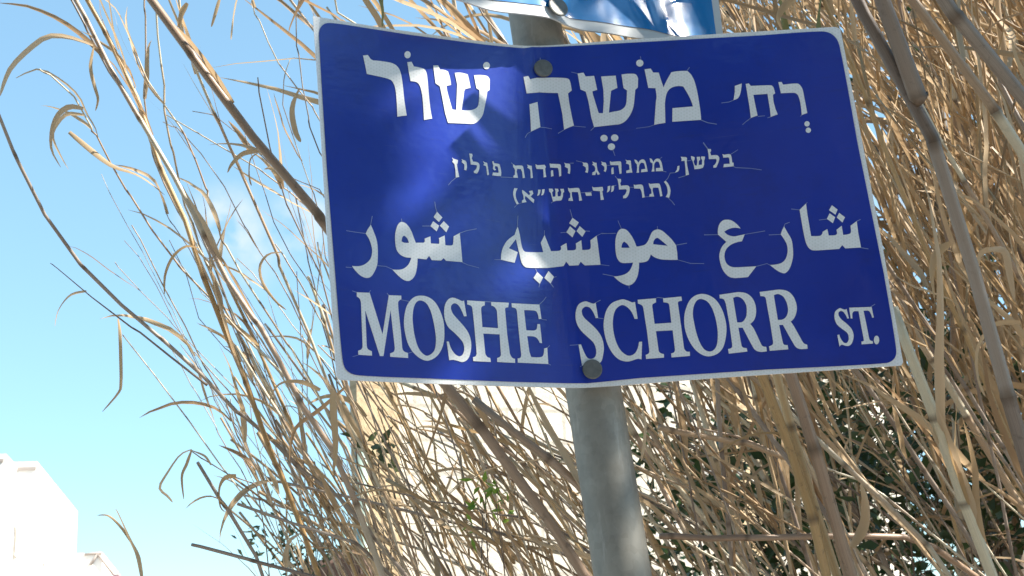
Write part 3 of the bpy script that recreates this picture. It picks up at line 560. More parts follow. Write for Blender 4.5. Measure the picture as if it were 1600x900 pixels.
crack(7.5, 940, 330, (190, 115), (232, 212)); crack(7.5, 940, 330, (0, 270), (165, 264)); crack(7.5, 940, 330, (652, 180), (655, 220)); crack(7.5, 940, 330, (870, 402), (1000, 378)); crack(7.5, 940, 330, (890, 573), (1040, 615), (1200, 618)); crack(7.5, 940, 330, (10, 742), (142, 768)); crack(7.5, 940, 330, (320, 873), (322, 910))
crack(6.925, 1100, 310, (0, 398), (152, 396)); crack(6.925, 1100, 310, (438, 393), (660, 355)); crack(6.925, 1100, 310, (700, 398), (830, 393)); crack(6.925, 1100, 310, (562, 740), (680, 708), (715, 726)); crack(6.925, 1100, 310, (865, 308), (875, 280), (925, 262))
crack(6.925, 1200, 310, (250, 118), (342, 128)); crack(6.925, 1200, 310, (408, 62), (425, 45)); crack(6.925, 1200, 310, (550, 237), (637, 227)); crack(6.925, 1200, 310, (955, 252), (1000, 230)); crack(6.925, 1200, 310, (1000, 535), (1085, 550))
crack(7.2, 550, 450, (0, 35), (55, 55)); crack(7.2, 550, 450, (185, 60), (208, 30)); crack(7.2, 550, 450, (390, 60), (415, 90)); crack(7.2, 550, 450, (545, 135), (640, 155)); crack(7.2, 550, 450, (5, 775), (70, 758)); crack(7.2, 550, 450, (620, 740), (680, 722)); crack(7.2, 550, 450, (1025, 360), (1050, 358))
crack(7.2, 700, 460, (1020, 122), (1070, 75), (1100, 35)); crack(7.2, 700, 460, (1045, 285), (1105, 295)); crack(7.2, 700, 460, (1110, 610), (1140, 580)); crack(7.2, 700, 460, (1120, 785), (1150, 800)); crack(7.2, 700, 460, (405, 84), (482, 90))
crack(7.2, 890, 460, (-5, 582), (92, 580)); crack(7.2, 890, 460, (288, 102), (345, 70)); crack(7.2, 890, 460, (315, 272), (380, 280)); crack(7.2, 890, 460, (970, 50), (990, 38), (1060, 46)); crack(7.2, 890, 460, (110, 825), (135, 812))
crack(10, 1290, 465, (700, 150), (770, 105)); crack(10, 1130, 120, (430, 650), (350, 710), (300, 755)); crack(10, 1130, 120, (-30, 415), (90, 400), (165, 370)); crack(10, 1130, 120, (690, 648), (745, 632)); crack(10, 1130, 120, (1205, 625), (1228, 603)); crack(10, 1130, 120, (540, 625), (650, 615))
crack(5.625, 810, 85, (55, 740), (75, 705), (108, 688)); crack(5.625, 810, 85, (188, 655), (290, 668)); crack(5.625, 810, 85, (345, 705), (402, 670)); crack(5.625, 810, 85, (485, 637), (590, 645)); crack(5.625, 810, 85, (635, 675), (668, 643)); crack(5.625, 810, 85, (830, 845), (848, 895)); crack(5.625, 810, 85, (465, 162), (522, 175)); crack(5.625, 810, 85, (188, 45), (188, 75))
crack(5.625, 960, 80, (190, 682), (300, 668), (355, 650)); crack(5.625, 960, 80, (760, 608), (820, 632), (900, 645)); crack(5.625, 960, 80, (635, 180), (660, 145)); crack(5.625, 960, 80, (230, 50), (232, 80)); crack(5.625, 960, 80, (780, 805), (825, 865))
crack(10, 1000, 225, (1460, 358), (1500, 375), (1720, 385), (1900, 410)); crack(10, 1000, 225, (1415, 168), (1530, 95)); crack(10, 1000, 225, (985, -10), (1055, 85)); crack(10, 1000, 225, (548, 455), (470, 460), (435, 540), (390, 590)); crack(10, 1000, 225, (430, 840), (500, 905), (540, 960)); crack(10, 1000, 225, (600, 535), (720, 498)); crack(10, 1000, 225, (300, 245), (345, 210)); crack(10, 1000, 225, (360, 432), (410, 442)); crack(10, 1000, 225, (75, 832), (150, 828)); crack(10, 1000, 225, (735, 270), (800, 260))
crack(10, 850, 235, (400, 215), (460, 212)); crack(10, 850, 235, (500, 175), (595, 195)); crack(10, 850, 235, (970, 245), (1035, 240)); crack(10, 850, 235, (575, 675), (650, 668), (750, 655)); crack(10, 850, 235, (1085, 565), (1130, 550)); crack(10, 850, 235, (1330, 582), (1405, 585)); crack(10, 850, 235, (1110, 410), (1150, 460)); crack(10, 850, 235, (100, 845), (130, 825))
crack(10, 700, 235, (0, 550), (50, 490), (120, 435)); crack(10, 700, 235, (820, 425), (1010, 435)); crack(10, 700, 235, (1030, 900), (1080, 850), (1150, 828)); crack(10, 700, 235, (980, 200), (1012, 230))
polys = []
for pl in CR:
    l = []; r = []
    for i, (x, y) in enumerate(pl):
        a, c = pl[max(i-1, 0)], pl[min(i+1, len(pl)-1)]; d = math.hypot(c[0]-a[0], c[1]-a[1]); nx, ny = -(c[1]-a[1])/d, (c[0]-a[0])/d
        h = .38 + .22*R.random(); l.append((x+nx*h, y+ny*h)); r.append((x-nx*h, y-ny*h))
    polys.append([l+r[::-1]])
tag(film(polys, 'film_cracks', mat('crack_edge', (.22, .28, .52), .6), sign, .0009), kind='stuff')
BOLT = noised('bolt_zinc', (.14, .145, .14), (.24, .235, .22), 90, .55, .3, .002, None, Metallic=.6)
BOLTD = noised('bolt_dark', (.06, .06, .06), (.12, .118, .11), 120, .6, .3, .002, None, Metallic=.5)
def bolt(px, py, rp, parent):
    p = sgn(px, py, .0012); n = nA; k = (p-CAM).dot(fw)/F; r = rp*k
    b = MB(); b.tube([p, p+n*.0018, p+n*.0018, p+n*.0022], [r, r, r*.97, r*.9], 40); b.smooth = False; wsh = b.build('bolt', BOLT, parent)
    b = MB(); b.tube([p+n*.0023, p+n*.0038, p+n*.0043], [r*.60, r*.58, r*.50], 32); b.smooth = False; b.build('bolt_head', BOLTD, wsh)
    b = MB(); b.tube([p+n*.0044, p+n*.0056], [r*.27, r*.24], 20); b.smooth = False; b.build('rivet_pin', BOLT, wsh)
bolt(848, 110, 14.6, sign); bolt(924.5, 578.5, 15.6, sign)

# ------------------------------------------------------------------ turquoise sign above, only its lower edge in view
U0 = on(868, 15, Vector((0, -.012, 0)), NY)
UA = math.radians(36); UN = Vector((math.sin(UA), -math.cos(UA), .15)).normalized()
us = empty('turquoise_sign', U0, 'glossy turquoise sign with crumpled white border at the top edge', 'sign')
US = Vector((math.cos(UA), math.sin(UA), 0)); UZ = US.cross(UN); UZ = UZ if UZ.z > 0 else -UZ
def upt(px, py): p = on(px, py, U0, UN) - U0; return p.dot(US), p.dot(UZ)
def umesh(name, outline, mt, off, parent, thick=0):
    bm = bmesh.new(); pts = [upt(*p) for p in outline]
    tri = tessellate_polygon([[Vector((x, y, 0)) for x, y in pts]]); vs = [bm.verts.new((x, y, 0)) for x, y in pts]
    for t in tri:
        try: bm.faces.new([vs[i] for i in t])
        except ValueError: pass
    x0, x1 = min(p[0] for p in pts), max(p[0] for p in pts); y0, y1 = min(p[1] for p in pts), max(p[1] for p in pts)
    nx, ny = 70, 34
    for i in range(1, nx): bmesh.ops.bisect_plane(bm, geom=bm.verts[:]+bm.edges[:]+bm.faces[:], plane_co=Vector((x0+(x1-x0)*i/nx, 0, 0)), plane_no=Vector((1, 0, 0)), dist=1e-6)
    for i in range(1, ny): bmesh.ops.bisect_plane(bm, geom=bm.verts[:]+bm.edges[:]+bm.faces[:], plane_co=Vector((0, y0+(y1-y0)*i/ny, 0)), plane_no=Vector((0, 1, 0)), dist=1e-6)
    for v in bm.verts:
        x, y = v.co.x, v.co.y
        d = .0030*math.sin(x*38+y*9+2.2) + .0008*math.sin(x*95+1.3+y*14) + .0012*math.sin(x*61-y*22+2)
        d += .008*math.exp(-((x-.015)**2+(y-0.0)**2)/.0006)*-1
        v.co = U0 + US*x + UZ*y + UN*(d+off)
    bmesh.ops.recalc_face_normals(bm, faces=bm.faces[:])
    for f in bm.faces:
        f.smooth = True
        if f.normal.dot(UN) < 0: f.normal_flip()
    if thick: bmesh.ops.solidify(bm, geom=bm.faces[:], thickness=thick)
    me = bpy.data.meshes.new(name); bm.to_mesh(me); bm.free(); me.set_sharp_from_angle(angle=.6); me.materials.append(mt); return link(name, me, parent)
UBL = (700, -8); top = -420
umesh('plate', [(640, -22), (718, 1), (790, 17), (866, 31), (890, 36), (920, 44), (1000, 60), (1090, 78), (1122, 84), (1136, 84), (1112, -60), (1060, top), (600, top+60)], mat('sign_border', (.55, .57, .58), .55), 0, us, .002)
TURQ = mat('turquoise_film', (.001, .19, .52), .25, Coat_Weight=1, Coat_Roughness=.08)
tn = noise(TURQ, 12, 2, .6, None, (1, 1, .5)); tb = bump(TURQ, tn, .35, .012); lk(TURQ, tb.outputs[0], P(TURQ).inputs['Coat Normal'])
umesh('turquoise_field', [(660, -32), (735, -8), (800, 3), (868, 15), (900, 24), (960, 37), (1020, 50), (1090, 64), (1112, 66), (1122, 60), (1100, -60), (1050, top+30), (620, top+80)], TURQ, .0008, us)
p = U0+UN*.001; k = (p-CAM).dot(fw)/F
b = MB(); b.tube([p+UN*.004, p+UN*.006, p+UN*.0065], [17*k, 17*k, 15*k], 36); b.smooth = False; bo = b.build('bolt', BOLT, us)
b = MB(); b.tube([p+UN*.0066, p+UN*.013], [8*k, 7.5*k], 6); b.smooth = False; b.build('bolt_head', BOLT, bo)

# ------------------------------------------------------------------ reeds
def spline(pts, n):
    """Catmull-Rom through 3-D points, n samples"""
    o = []; m_ = len(pts)-1
    for i in range(n):
        t = i/(n-1)*m_; k = min(int(t), m_-1); u = t-k
        p0, p1, p2, p3 = pts[max(k-1, 0)], pts[k], pts[k+1], pts[min(k+2, m_)]
        o.append(.5*((2*p1)+(p2-p0)*u+(2*p0-5*p1+4*p2-p3)*u*u+(3*p1-p0-3*p2+p3)*u**3))
    return o
def ribbon(b, p, d, L, wd, droop=.6, twist=1.0, curl=0., n=9, fold=.25):
    """dry strap leaf: starts at p along d, sags and twists"""
    pos = p.copy(); d = d.normalized(); side = d.cross(Vector((0, 0, 1)))
    if side.length < .05: side = d.orthogonal()
    side.normalize(); st = L/n; vs = []; uv = []; tw = R.uniform(-.4, .4)
    cax = side.copy()
    for i in range(n+1):
        t = i/n; ww = wd*.5*(min(1, .55+2.2*t)*(1-t)**.62 + .03)
        nn = side.cross(d).normalized()
        s2 = (side*math.cos(tw)+nn*math.sin(tw)); n2 = s2.cross(d)
        vs += [pos-s2*ww+n2*ww*fold*2, pos, pos+s2*ww+n2*ww*fold*2]; uv += [(0, t), (.5, t), (1, t)]
        pos = pos + d*st
        d = (d + Vector((0, 0, -1))*droop*st/L*1.6 + Vector((R.gauss(0, .08), R.gauss(0, .08), R.gauss(0, .06)))).normalized()
        if curl:
            d = (Matrix.Rotation(curl/n, 3, cax) @ d).normalized()
        side = (side - d*side.dot(d)).normalized(); tw += twist/n*R.uniform(.3, 1.7)
    if any((v-CAM).dot(fw) < 1.5 for v in vs): return       # keeps clear of the signs
    b.add(vs, [(i*3+k, i*3+k+1, i*3+k+4, i*3+k+3) for i in range(n) for k in (0, 1)], uv)
def to_ground(p, d):
    """points from p down to the ground, starting along d (pointing down)"""
    o = []; d = d.normalized(); k = 0
    while p.z > 0 and k < 14:
        d = (d*.72 + Vector((0, d.y*.1, -1))*.28).normalized(); s = min(.28, p.z/max(-d.z, .2)+.001); p = p + d*s; o.append(p); k += 1
    return o
def stem_geo(b, pts, r0, r1, inter, n=8, bulge=1.16):
    """jointed cane through sampled points, with a swelling at each node"""
    L = [0]
    for i in range(1, len(pts)): L.append(L[-1]+(pts[i]-pts[i-1]).length)
    tot = L[-1]; P_ = []; RR = []; kk = 0
    def pt(s):
        s = min(max(s, 0), tot)
        i = 0
        while i < len(L)-2 and L[i+1] < s: i += 1
        u = (s-L[i])/max(L[i+1]-L[i], 1e-6); return pts[i].lerp(pts[i+1], u)
    ss = []; s = 0
    k = 0
    while s < tot:
        it = inter*R.uniform(.72, 1.28); bu = 1+(bulge-1)*R.uniform(.4, 1.3)
        ss += [(s, bu, k), (s+.006, 1.02, k+.006/it), (s+it*.5, .97, k+.5), (s+it-.008, 1.03, k+1-.008/it)]; s += it; k += 1
    ss = [x for x in ss if x[0] <= tot]; ss.append((tot, .9, ss[-1][2]+.2))
    o = []
    for x in ss:
        if not o or x[0]-o[-1][0] > 1e-4: o.append(x)
    b.tube([pt(x[0]) for x in o], [(r0+(r1-r0)*x[0]/tot)*x[1] for x in o], n, None, True, [x[2] for x in o])
    return pt, tot
NC = [0]
LAB = {}
def cane(px, d0, d1, w0, w1, label, mt=None, group=None, leaves=3, lw=.012, ll=.22, hug=.68, ground=True, wob=.0016, lmat=None, clean=False, curl=.7):
    """px: photo pixels from the low end to the tip; d0, d1: distances there; w: widths in px"""
    if px[-1][1] < 0:                           # tops out of the picture run on to a natural length
        (xa, ya), (xb, yb) = px[-2], px[-1]; q = R.uniform(280, 520)/math.hypot(xb-xa, yb-ya)
        px = px+[(xb+(xb-xa)*q*.6, yb+(yb-ya)*q*.6), (xb+(xb-xa)*q*1.3, yb+(yb-ya)*q)]; w1 *= .7
    n = len(px); P3 = []
    for i, (x, y) in enumerate(px): P3.append(at(x, y, d0+(d1-d0)*i/(n-1)))
    S_ = spline(P3, max(8, 4*(n-1)+1))
    if w0 > 12: wob *= .45
    if not clean: S_ = [p+Vector((R.gauss(0, wob), R.gauss(0, wob), R.gauss(0, wob)))*(.3 if i < 2 else 1) for i, p in enumerate(S_)]
    base = to_ground(S_[0], S_[0]-S_[1]) if ground else []
    full = base[::-1]+S_
    k0, k1 = d0/F, d1/F; r0, r1 = w0*k0/2, w1*k1/2
    root = empty('reed_cane', full[0], label, 'reed', group)
    b = MB(); inter = R.uniform(.24, .34) if w0 > 20 else R.uniform(.13, .22) if w0 > 6 else R.uniform(.09, .15)
    pt, tot = stem_geo(b, full, r0*1.05, r1, inter, 8 if w0 > 5 else 5)
    b.build('stem', mt or CANE, root)
    vis0 = tot - sum((S_[i+1]-S_[i]).length for i in range(len(S_)-1))
    if leaves:
        b = MB()
        for q in range(leaves):
            s = vis0 + (tot-vis0)*(R.uniform(.02, 1)); s = max(inter, round(s/inter)*inter); s = min(s, tot)
            p = pt(s); d = (pt(s+.02)-pt(s-.02)).normalized(); o = Vector((R.gauss(0, 1), R.gauss(0, .6), R.gauss(0, .7))); o -= d*o.dot(d)
            ribbon(b, p, d*(1-hug*.5)+o*(1-hug)*.55, ll*R.uniform(.45, 1.35), lw*R.uniform(.5, 1.4), R.uniform(.1, 1.3)*(1.5-hug), R.uniform(-2.5, 2.5), R.choice((0, 0, 0, curl, -curl))*R.random()*1.6)
            if R.random() < .5 and w0 > 4:      # sheath that still wraps the stem
                rr = r0+(r1-r0)*s/tot
                for z in range(2):
                    o2 = d.orthogonal().normalized(); o2 = Matrix.Rotation(R.uniform(0, 6.28), 3, d) @ o2
                    ribbon(b, pt(s-inter*R.uniform(.5, 1))+o2*rr*1.05, d+o2*R.uniform(.0, .10), inter*R.uniform(.6, 1.5), rr*R.uniform(1.0, 1.9), R.uniform(0, .1), R.uniform(-.8, .8), 0, 7, .12)
        b.build('leaves', lmat or DLEAF, root)
    NC[0] += 1; return root

SKYG = 'bare canes against the sky'
# traced leaders on the left, low end first
cane([(960, 970), (918, 900), (839, 790), (790, 714), (742, 659), (694, 604), (600, 480), (520, 370), (473, 300), (403, 223), (320, 113), (230, -5), (190, -60)], 1.56, 1.62, 22, 16, 'thick weathered cane that slants behind the blue sign and rises to the upper left', BROWN, None, 5, .014, .2)
cane([(520, 960), (493, 897), (466, 802), (422, 701), (385, 600), (341, 486), (290, 351), (268, 312), (220, 160), (182, 83), (130, -5), (112, -40)], 1.7, 1.7, 11, 9, 'long straight yellow cane running from the bottom to the upper left edge', GOLD, None, 4, .01, .16)
cane([(620, 960), (540, 742), (503, 681), (452, 597), (412, 519), (368, 462), (327, 381), (283, 297), (235, 212), (180, 120), (140, 40), (100, -30)], 1.66, 1.66, 15, 8, 'golden brown cane with broken sheath just left of the blue sign', CANE, None, 4, .012, .15)
cane([(660, 930), (540, 789), (472, 735), (415, 678), (364, 637), (324, 594), (270, 543), (202, 486), (142, 428), (81, 354), (47, 300), (0, 190), (-30, 90)], 1.8, 1.5, 12, 5, 'arching cane farthest left, curving up to the left edge', GREY, None, 2, .006, .1)
cane([(324, 602), (290, 580), (236, 536), (175, 486), (135, 455), (105, 430), (78, 410)], 1.62, 1.55, 4, 1.2, 'thin twig hanging below the arching left cane with drooping blades', GREY, None, 0, ground=False)
cane([(600, 860), (540, 700), (442, 587), (405, 550), (334, 472), (267, 398), (233, 351), (199, 300), (173, 260), (153, 217), (127, 167), (90, 127), (62, 108)], 1.85, 1.55, 8, 2.5, 'thin cane with curled white leaf near the left edge', CANE, None, 1, .008, .12)
cane([(640, 860), (560, 690), (530, 640), (489, 543), (469, 482), (439, 415), (418, 361), (391, 300), (350, 207), (320, 143), (293, 90), (282, 40), (275, -30)], 1.9, 1.75, 8, 5, 'slim cane parallel to the thick weathered one, left of the sign', CANE, None, 4, .01, .16)
cane([(560, 760), (500, 620), (449, 536), (402, 465), (358, 398), (341, 354), (321, 300), (290, 210), (240, 140), (200, 60)], 1.95, 1.85, 6, 2.5, 'pale slim cane crossing behind the yellow ones', CANE, SKYG, 3, .008, .14)
SK = 'slender dry cane leaning left against the sky'
for px, w0, w1 in (
 ([(290, 320), (277, 267), (257, 167), (245, 27), (243, -20)], 5, 4), ([(262, 300), (240, 240), (227, 160), (227, 10), (226, -20)], 4, 3.5),
 ([(238, 215), (205, 160), (170, 110), (147, 73), (110, -5)], 6, 4), ([(560, 300), (497, 183), (467, 140), (433, 93), (397, 17), (390, -20)], 4, 2.5),
 ([(600, 690), (500, 560), (439, 442), (412, 405), (381, 351), (354, 300), (300, 220), (255, 190)], 5, 1.5), ([(640, 760), (540, 560), (516, 482), (496, 418), (469, 364), (439, 300), (420, 210), (400, 120)], 7, 2),
 ([(470, 860), (452, 802), (418, 748), (385, 701), (364, 647), (358, 620)], 4, 1.5), ([(500, 880), (430, 790), (380, 690), (330, 610), (292, 540), (240, 440), (196, 375)], 4, 1.2),
 ([(520, 850), (430, 660), (370, 560), (322, 520), (290, 430), (265, 375)], 4, 1.3), ([(560, 930), (470, 760), (400, 610), (330, 470), (300, 400), (256, 330)], 5, 1.5),
 ([(620, 860), (520, 700), (420, 560), (350, 490), (300, 440), (270, 395)], 5, 1.2), ([(560, 640), (470, 520), (410, 450), (370, 400)], 4, 1.5), ([(540, 520), (480, 440), (430, 350), (395, 250), (378, 190)], 4, 1.4),
 ([(520, 430), (500, 330), (470, 250), (440, 150), (452, 90)], 4, 1.5), ([(540, 300), (500, 240), (475, 150), (462, 60), (470, -20)], 5, 2), ([(560, 420), (505, 300), (440, 270), (350, 190), (300, 170)], 4, 1.4),
 ([(600, 520), (540, 380), (430, 285), (330, 220), (260, 180)], 5, 2), ([(450, 900), (436, 850), (420, 770), (395, 660), (380, 560)], 3, 1.2), ([(480, 760), (474, 640), (470, 520), (465, 420)], 3, 1.5),
 ([(500, 700), (480, 590), (495, 470), (503, 380)], 4, 1.5), ([(720, 60), (712, 30), (706, -20)], 9, 8), ([(790, 60), (760, 30), (740, -10)], 4, 3), ([(560, 40), (530, 20), (520, -20)], 5, 4)):
    dd = 1.95+R.uniform(-.2, .3)
    while px[0][1] < 860: px = [(px[0][0]+R.uniform(50, 85), px[0][1]+150)]+px       # on down to the root side of the stand
    cane(px, dd, dd-R.uniform(0, .15), w0, w1, SK, R.choice((CANE, GREY, CANE)), SKYG, R.randint(1, 3), .009, .13, .75, curl=.5)
cane([(430, 960), (408, 890), (354, 802), (325, 750), (307, 721)], 1.6, 1.55, 7, 6, 'short snapped grey cane with blunt tip at lower left', GREY, None, 1, .008, .14)
cane([(560, 905), (466, 897), (398, 877), (350, 864), (300, 850)], 1.6, 1.5, 9, 6, 'broken brown cane lying almost level at lower left, pointing left', GREY, None, 0)
cane([(560, 850), (500, 830), (422, 806), (375, 787)], 1.66, 1.6, 9, 5, 'short broken cane end above the level one at lower left', GREY, None, 0)
cane([(420, 880), (400, 760), (360, 745), (320, 720), (297, 703)], 1.7, 1.6, 3, 2, 'thin stem with three drooping blades at lower left', GREY, None, 0)
# big blades traced on the left
def blade(px, d, wpx, label, mt=DLEAF, twist=1.5):
    pts = spline([at(x, y, d) for x, y in px], 14); b = MB(); vs = []; uv = []; ph = R.uniform(0, 3)
    for i, p in enumerate(pts):
        t = i/13; tg = (pts[min(i+1, 13)]-pts[max(i-1, 0)]).normalized(); v = (p-CAM).normalized()
        s0 = tg.cross(v).normalized(); a = ph + twist*t; s = s0*max(.35, abs(math.cos(a)))+v*math.sin(a)*.8
        ww = wpx*d/F*.5*min(1, .45+2.5*t)*(1-t)**.5 + .0004
        nn = s.cross(tg).normalized(); vs += [p-s*ww+nn*ww*.4, p, p+s*ww+nn*ww*.4]; uv += [(0, t), (.5, t), (1, t)]
    b.add(vs, [(i*3+k, i*3+k+1, i*3+k+4, i*3+k+3) for i in range(13) for k in (0, 1)], uv)
    o = b.build('reed_leaf', mt); return tag(o, label, 'leaf', 'dry reed leaves')
for px, wp, lab in (
 ([(145, 72), (110, 60), (75, 58), (45, 78), (18, 105), (6, 130), (0, 150)], 11, 'brown leaf arching over to the left edge'),
 ([(130, 170), (108, 167), (90, 180), (80, 205), (80, 235), (95, 262)], 9, 'white curled leaf hooked like a question mark'),
 ([(132, 180), (105, 178), (88, 195), (82, 215), (95, 245), (107, 265)], 6, 'narrow curled leaf under the white hooked one'),
 ([(153, 217), (148, 200), (135, 178), (122, 150), (95, 125), (60, 108), (25, 122)], 4, 'hair thin leaf tip bending over near the left edge'),
 ([(108, 206), (140, 232), (175, 258), (210, 270), (235, 285), (258, 305)], 11, 'rusty brown straight leaf left of the canes'),
 ([(147, 74), (142, 105), (148, 135), (153, 155), (149, 173)], 6, 'small leaf hanging straight down from the thin cane'),
 ([(185, 498), (188, 520), (189, 560), (189, 600), (184, 615), (160, 643)], 6, 'long leaf dangling below the arching twig'),
 ([(135, 455), (110, 462), (92, 485), (86, 510)], 5, 'short leaf drooping from the arching twig'),
 ([(300, 703), (282, 712), (262, 740), (250, 762), (262, 775), (270, 785)], 7, 'drooping blade at the tip of the thin lower stem'),
 ([(300, 703), (292, 725), (284, 745), (287, 780)], 5, 'shorter middle blade at the tip of the thin lower stem'),
 ([(300, 703), (320, 712), (330, 727)], 5, 'stub blade at the tip of the thin lower stem'),
 ([(369, 744), (352, 748), (344, 765), (345, 790), (352, 800)], 11, 'red brown hooked leaf at lower left'),
 ([(310, 388), (290, 386), (270, 402), (258, 430), (257, 460)], 6, 'thin grey leaf arching left of the golden cane'),
 ([(440, 395), (420, 398), (407, 415), (410, 440), (430, 470), (447, 484)], 6, 'looped leaf beside the parallel slim cane'),
 ([(403, 237), (380, 240), (362, 256), (355, 270)], 8, 'brown leaf curling from the node of the thick cane'),
 ([(403, 240), (392, 250), (390, 275), (393, 290)], 6, 'narrow leaf below the node of the thick cane'),
 ([(468, 141), (458, 172), (462, 205), (470, 222)], 14, 'broad golden husk left of the sign top corner'),
 ([(293, 5), (284, 20), (279, 38), (277, 42)], 9, 'short brown leaf stub at the top left of the sky'),
 ([(395, 0), (398, 12), (390, -15)], 10, 'pale husk at the very top left of the sign'),
 ([(345, -5), (337, 20), (330, 42)], 6, 'white tasselled leaf tip at the top'), ([(372, -5), (366, 25), (361, 62)], 7, 'second white leaf tip hanging at the top'),
 ([(478, -8), (466, 15), (455, 40), (452, 50)], 9, 'dark split leaf at the top beside the sign corner'),
 ([(595, -10), (600, 15), (598, 42)], 16, 'green blade rising behind the top left of the blue sign'),
 ([(222, 905), (215, 870), (203, 845), (185, 805), (180, 795)], 8, 'lone blade tuft at the lower left edge of the sky'), ([(206, 850), (190, 825), (170, 806), (152, 805)], 4, 'fine side blade of the lone tuft'),
 ([(500, 610), (470, 598), (440, 600), (425, 618), (422, 640)], 11, 'pale leaf arching over below the sign corner'),
 ([(540, 605), (500, 640), (465, 665), (455, 690), (452, 720)], 7, 'tan leaf draped below the lower left sign corner'),
 ([(520, 610), (522, 650), (524, 700), (520, 740)], 13, 'yellow husk hanging under the left sign corner'),
 ([(700, 605), (690, 650), (672, 700), (660, 740)], 13, 'stiff tan leaf standing under the middle of the sign'),
 ([(1005, 640), (1010, 660), (1008, 690), (1002, 720)], 12, 'orange leaf right of the post'),
 ([(1330, 855), (1350, 820), (1352, 780), (1345, 755)], 18, 'tan drooping leaf hanging low at right'),
 ([(1555, 390), (1535, 398), (1530, 430), (1538, 470), (1545, 490)], 20, 'golden arched leaf at right beside the grey cane'),
 ([(1545, 388), (1570, 392), (1578, 430), (1585, 470)], 15, 'speckled pale leaf folded at right'),
 ([(1595, 505), (1555, 510), (1530, 545), (1530, 590), (1540, 620)], 18, 'long tan leaf arching at the right edge'),
 ([(1485, 380), (1462, 398), (1455, 430), (1460, 470)], 15, 'brown leaf curling left of the grey cane at right'),
 ([(1600, 20), (1560, 35), (1535, 60), (1530, 80)], 8, 'brown arching leaf at the upper right corner'),
 ([(1250, -10), (1225, 10), (1215, 30), (1222, 48)], 14, 'orange leaf bending above the sign at upper right'),
 ([(1228, 60), (1222, 20), (1212, -20)], 14, 'pale green blade above the sign at upper right'),
 ([(1278, 60), (1278, 20), (1285, -20)], 12, 'green blade standing above the right end of the sign'),
 ([(1620, 130), (1600, 120), (1585, 90), (1580, 60)], 24, 'broad golden leaf at the right edge'),
 ([(1506, 105), (1530, 145), (1560, 195), (1600, 262)], 10, 'bright sunlit blade slanting at upper right')):
    blade(px, R.uniform(1.52, 1.7), wp, lab, GREENCANE if 'green' in lab else DLEAF)
# leaders on the right
cane([(1650, 870), (1600, 719), (1564, 571), (1537, 477), (1514, 401), (1492, 326), (1470, 267), (1437, 147), (1403, 107), (1337, -5), (1310, -60)], 1.45, 1.45, 30, 26, 'thick grey cane running the full height at right', GREY, None, 3, .016, .25)
cane([(1440, 155), (1427, 140), (1400, 70), (1373, -5), (1360, -50)], 1.44, 1.42, 26, 24, 'second thick grey cane forking from the tall one at upper right', GREY, None, 1, .016, .2, ground=False)
cane([(1760, 380), (1680, 260), (1600, 150), (1543, 83), (1470, -5), (1440, -50)], 1.4, 1.4, 34, 30, 'thick grey cane crossing the upper right corner', GREY, None, 2, .016, .25)
cane([(1720, 420), (1600, 245), (1520, 120), (1440, 25), (1400, -30)], 1.55, 1.5, 24, 20, 'pinkish brown cane beside the one in the upper right corner', CANE, None, 3, .016, .25)
cane([(1310, 960), (1291, 900), (1263, 783), (1232, 693), (1191, 590), (1165, 500)], 1.5, 1.5, 16, 15, 'golden cane left of a close pair below the right of the sign', GOLD, None, 0, clean=True)
cane([(1325, 960), (1308, 900), (1253, 728), (1215, 590), (1190, 500)], 1.53, 1.53, 15, 14, 'golden cane in the middle of three below the right of the sign', GOLD, None, 0, clean=True)
cane([(1350, 960), (1329, 900), (1298, 783), (1270, 693), (1236, 590), (1210, 500)], 1.5, 1.5, 20, 19, 'brown cane right of the golden pair below the sign', BROWN, None, 2, .014, .25, clean=True)
cane([(1010, 900), (960, 820), (900, 755), (859, 718), (790, 666), (740, 625)], 1.52, 1.58, 17, 12, 'cane branching off the thick slanting one left of the post', BROWN, None, 1, .014, .2)
cane([(1300, 800), (1226, 707), (1150, 690), (1088, 681), (1030, 668)], 1.9, 1.75, 14, 10, 'nearly level cane right of the post', CANE, None, 0, ground=True)
cane([(1440, 842), (1400, 840), (1277, 838), (1150, 842), (1029, 838)], 1.8, 1.7, 11, 10, 'long level cane low at right', BROWN, None, 0, ground=True)
cane([(1575, 960), (1547, 890), (1502, 770), (1463, 660), (1425, 560), (1395, 480)], 1.6, 1.6, 20, 17, 'stout sunlit cane below the right end of the sign', CANE, None, 3, .016, .3)

TH = 'dry canes of the dense thicket'
def lean(x, y, ang, L, bow=0):
    """pixel path from the low end; ang = degrees left of vertical"""
    o = []
    for i in range(6):
        t = i/5; a = math.radians(ang+bow*t); o.append((x, y)); x -= math.sin(a)*L/5; y -= math.cos(a)*L/5
    return o
LT = 'dry tan cane in the dense thicket right of the sign'
for i in range(80):          # dense right side
    x = R.uniform(1060, 1930); y = R.uniform(820, 960); ang = R.gauss(24, 9); wd = R.choice((3.5, 4, 5, 6, 7, 9, 11, 15))
    d = R.uniform(1.66, 3.0)
    cane(lean(x, y, ang, R.uniform(900, 1250), R.uniform(-6, 8)), d, d+R.uniform(-.15, .2), wd, wd*R.uniform(.6, .9), LT, R.choice((CANE, CANE, CANE, GOLD, GREY)), TH, R.randint(4, 8), .013, .34, .8, curl=.6)
for i in range(34):          # middle, below the sign
    x = R.uniform(560, 1000); y = R.uniform(900, 960); d = R.uniform(1.7, 2.6); wd = R.choice((3, 4, 5, 6, 8))
    cane(lean(x, y, R.gauss(27, 8), R.uniform(350, 640), R.uniform(-4, 8)), d, d+R.uniform(-.1, .1), wd, wd*.6, 'thin dry cane in the tangle below the blue sign', R.choice((CANE, CANE, GOLD)), 'thin canes below the sign', R.randint(0, 2), .010, .2, .75)
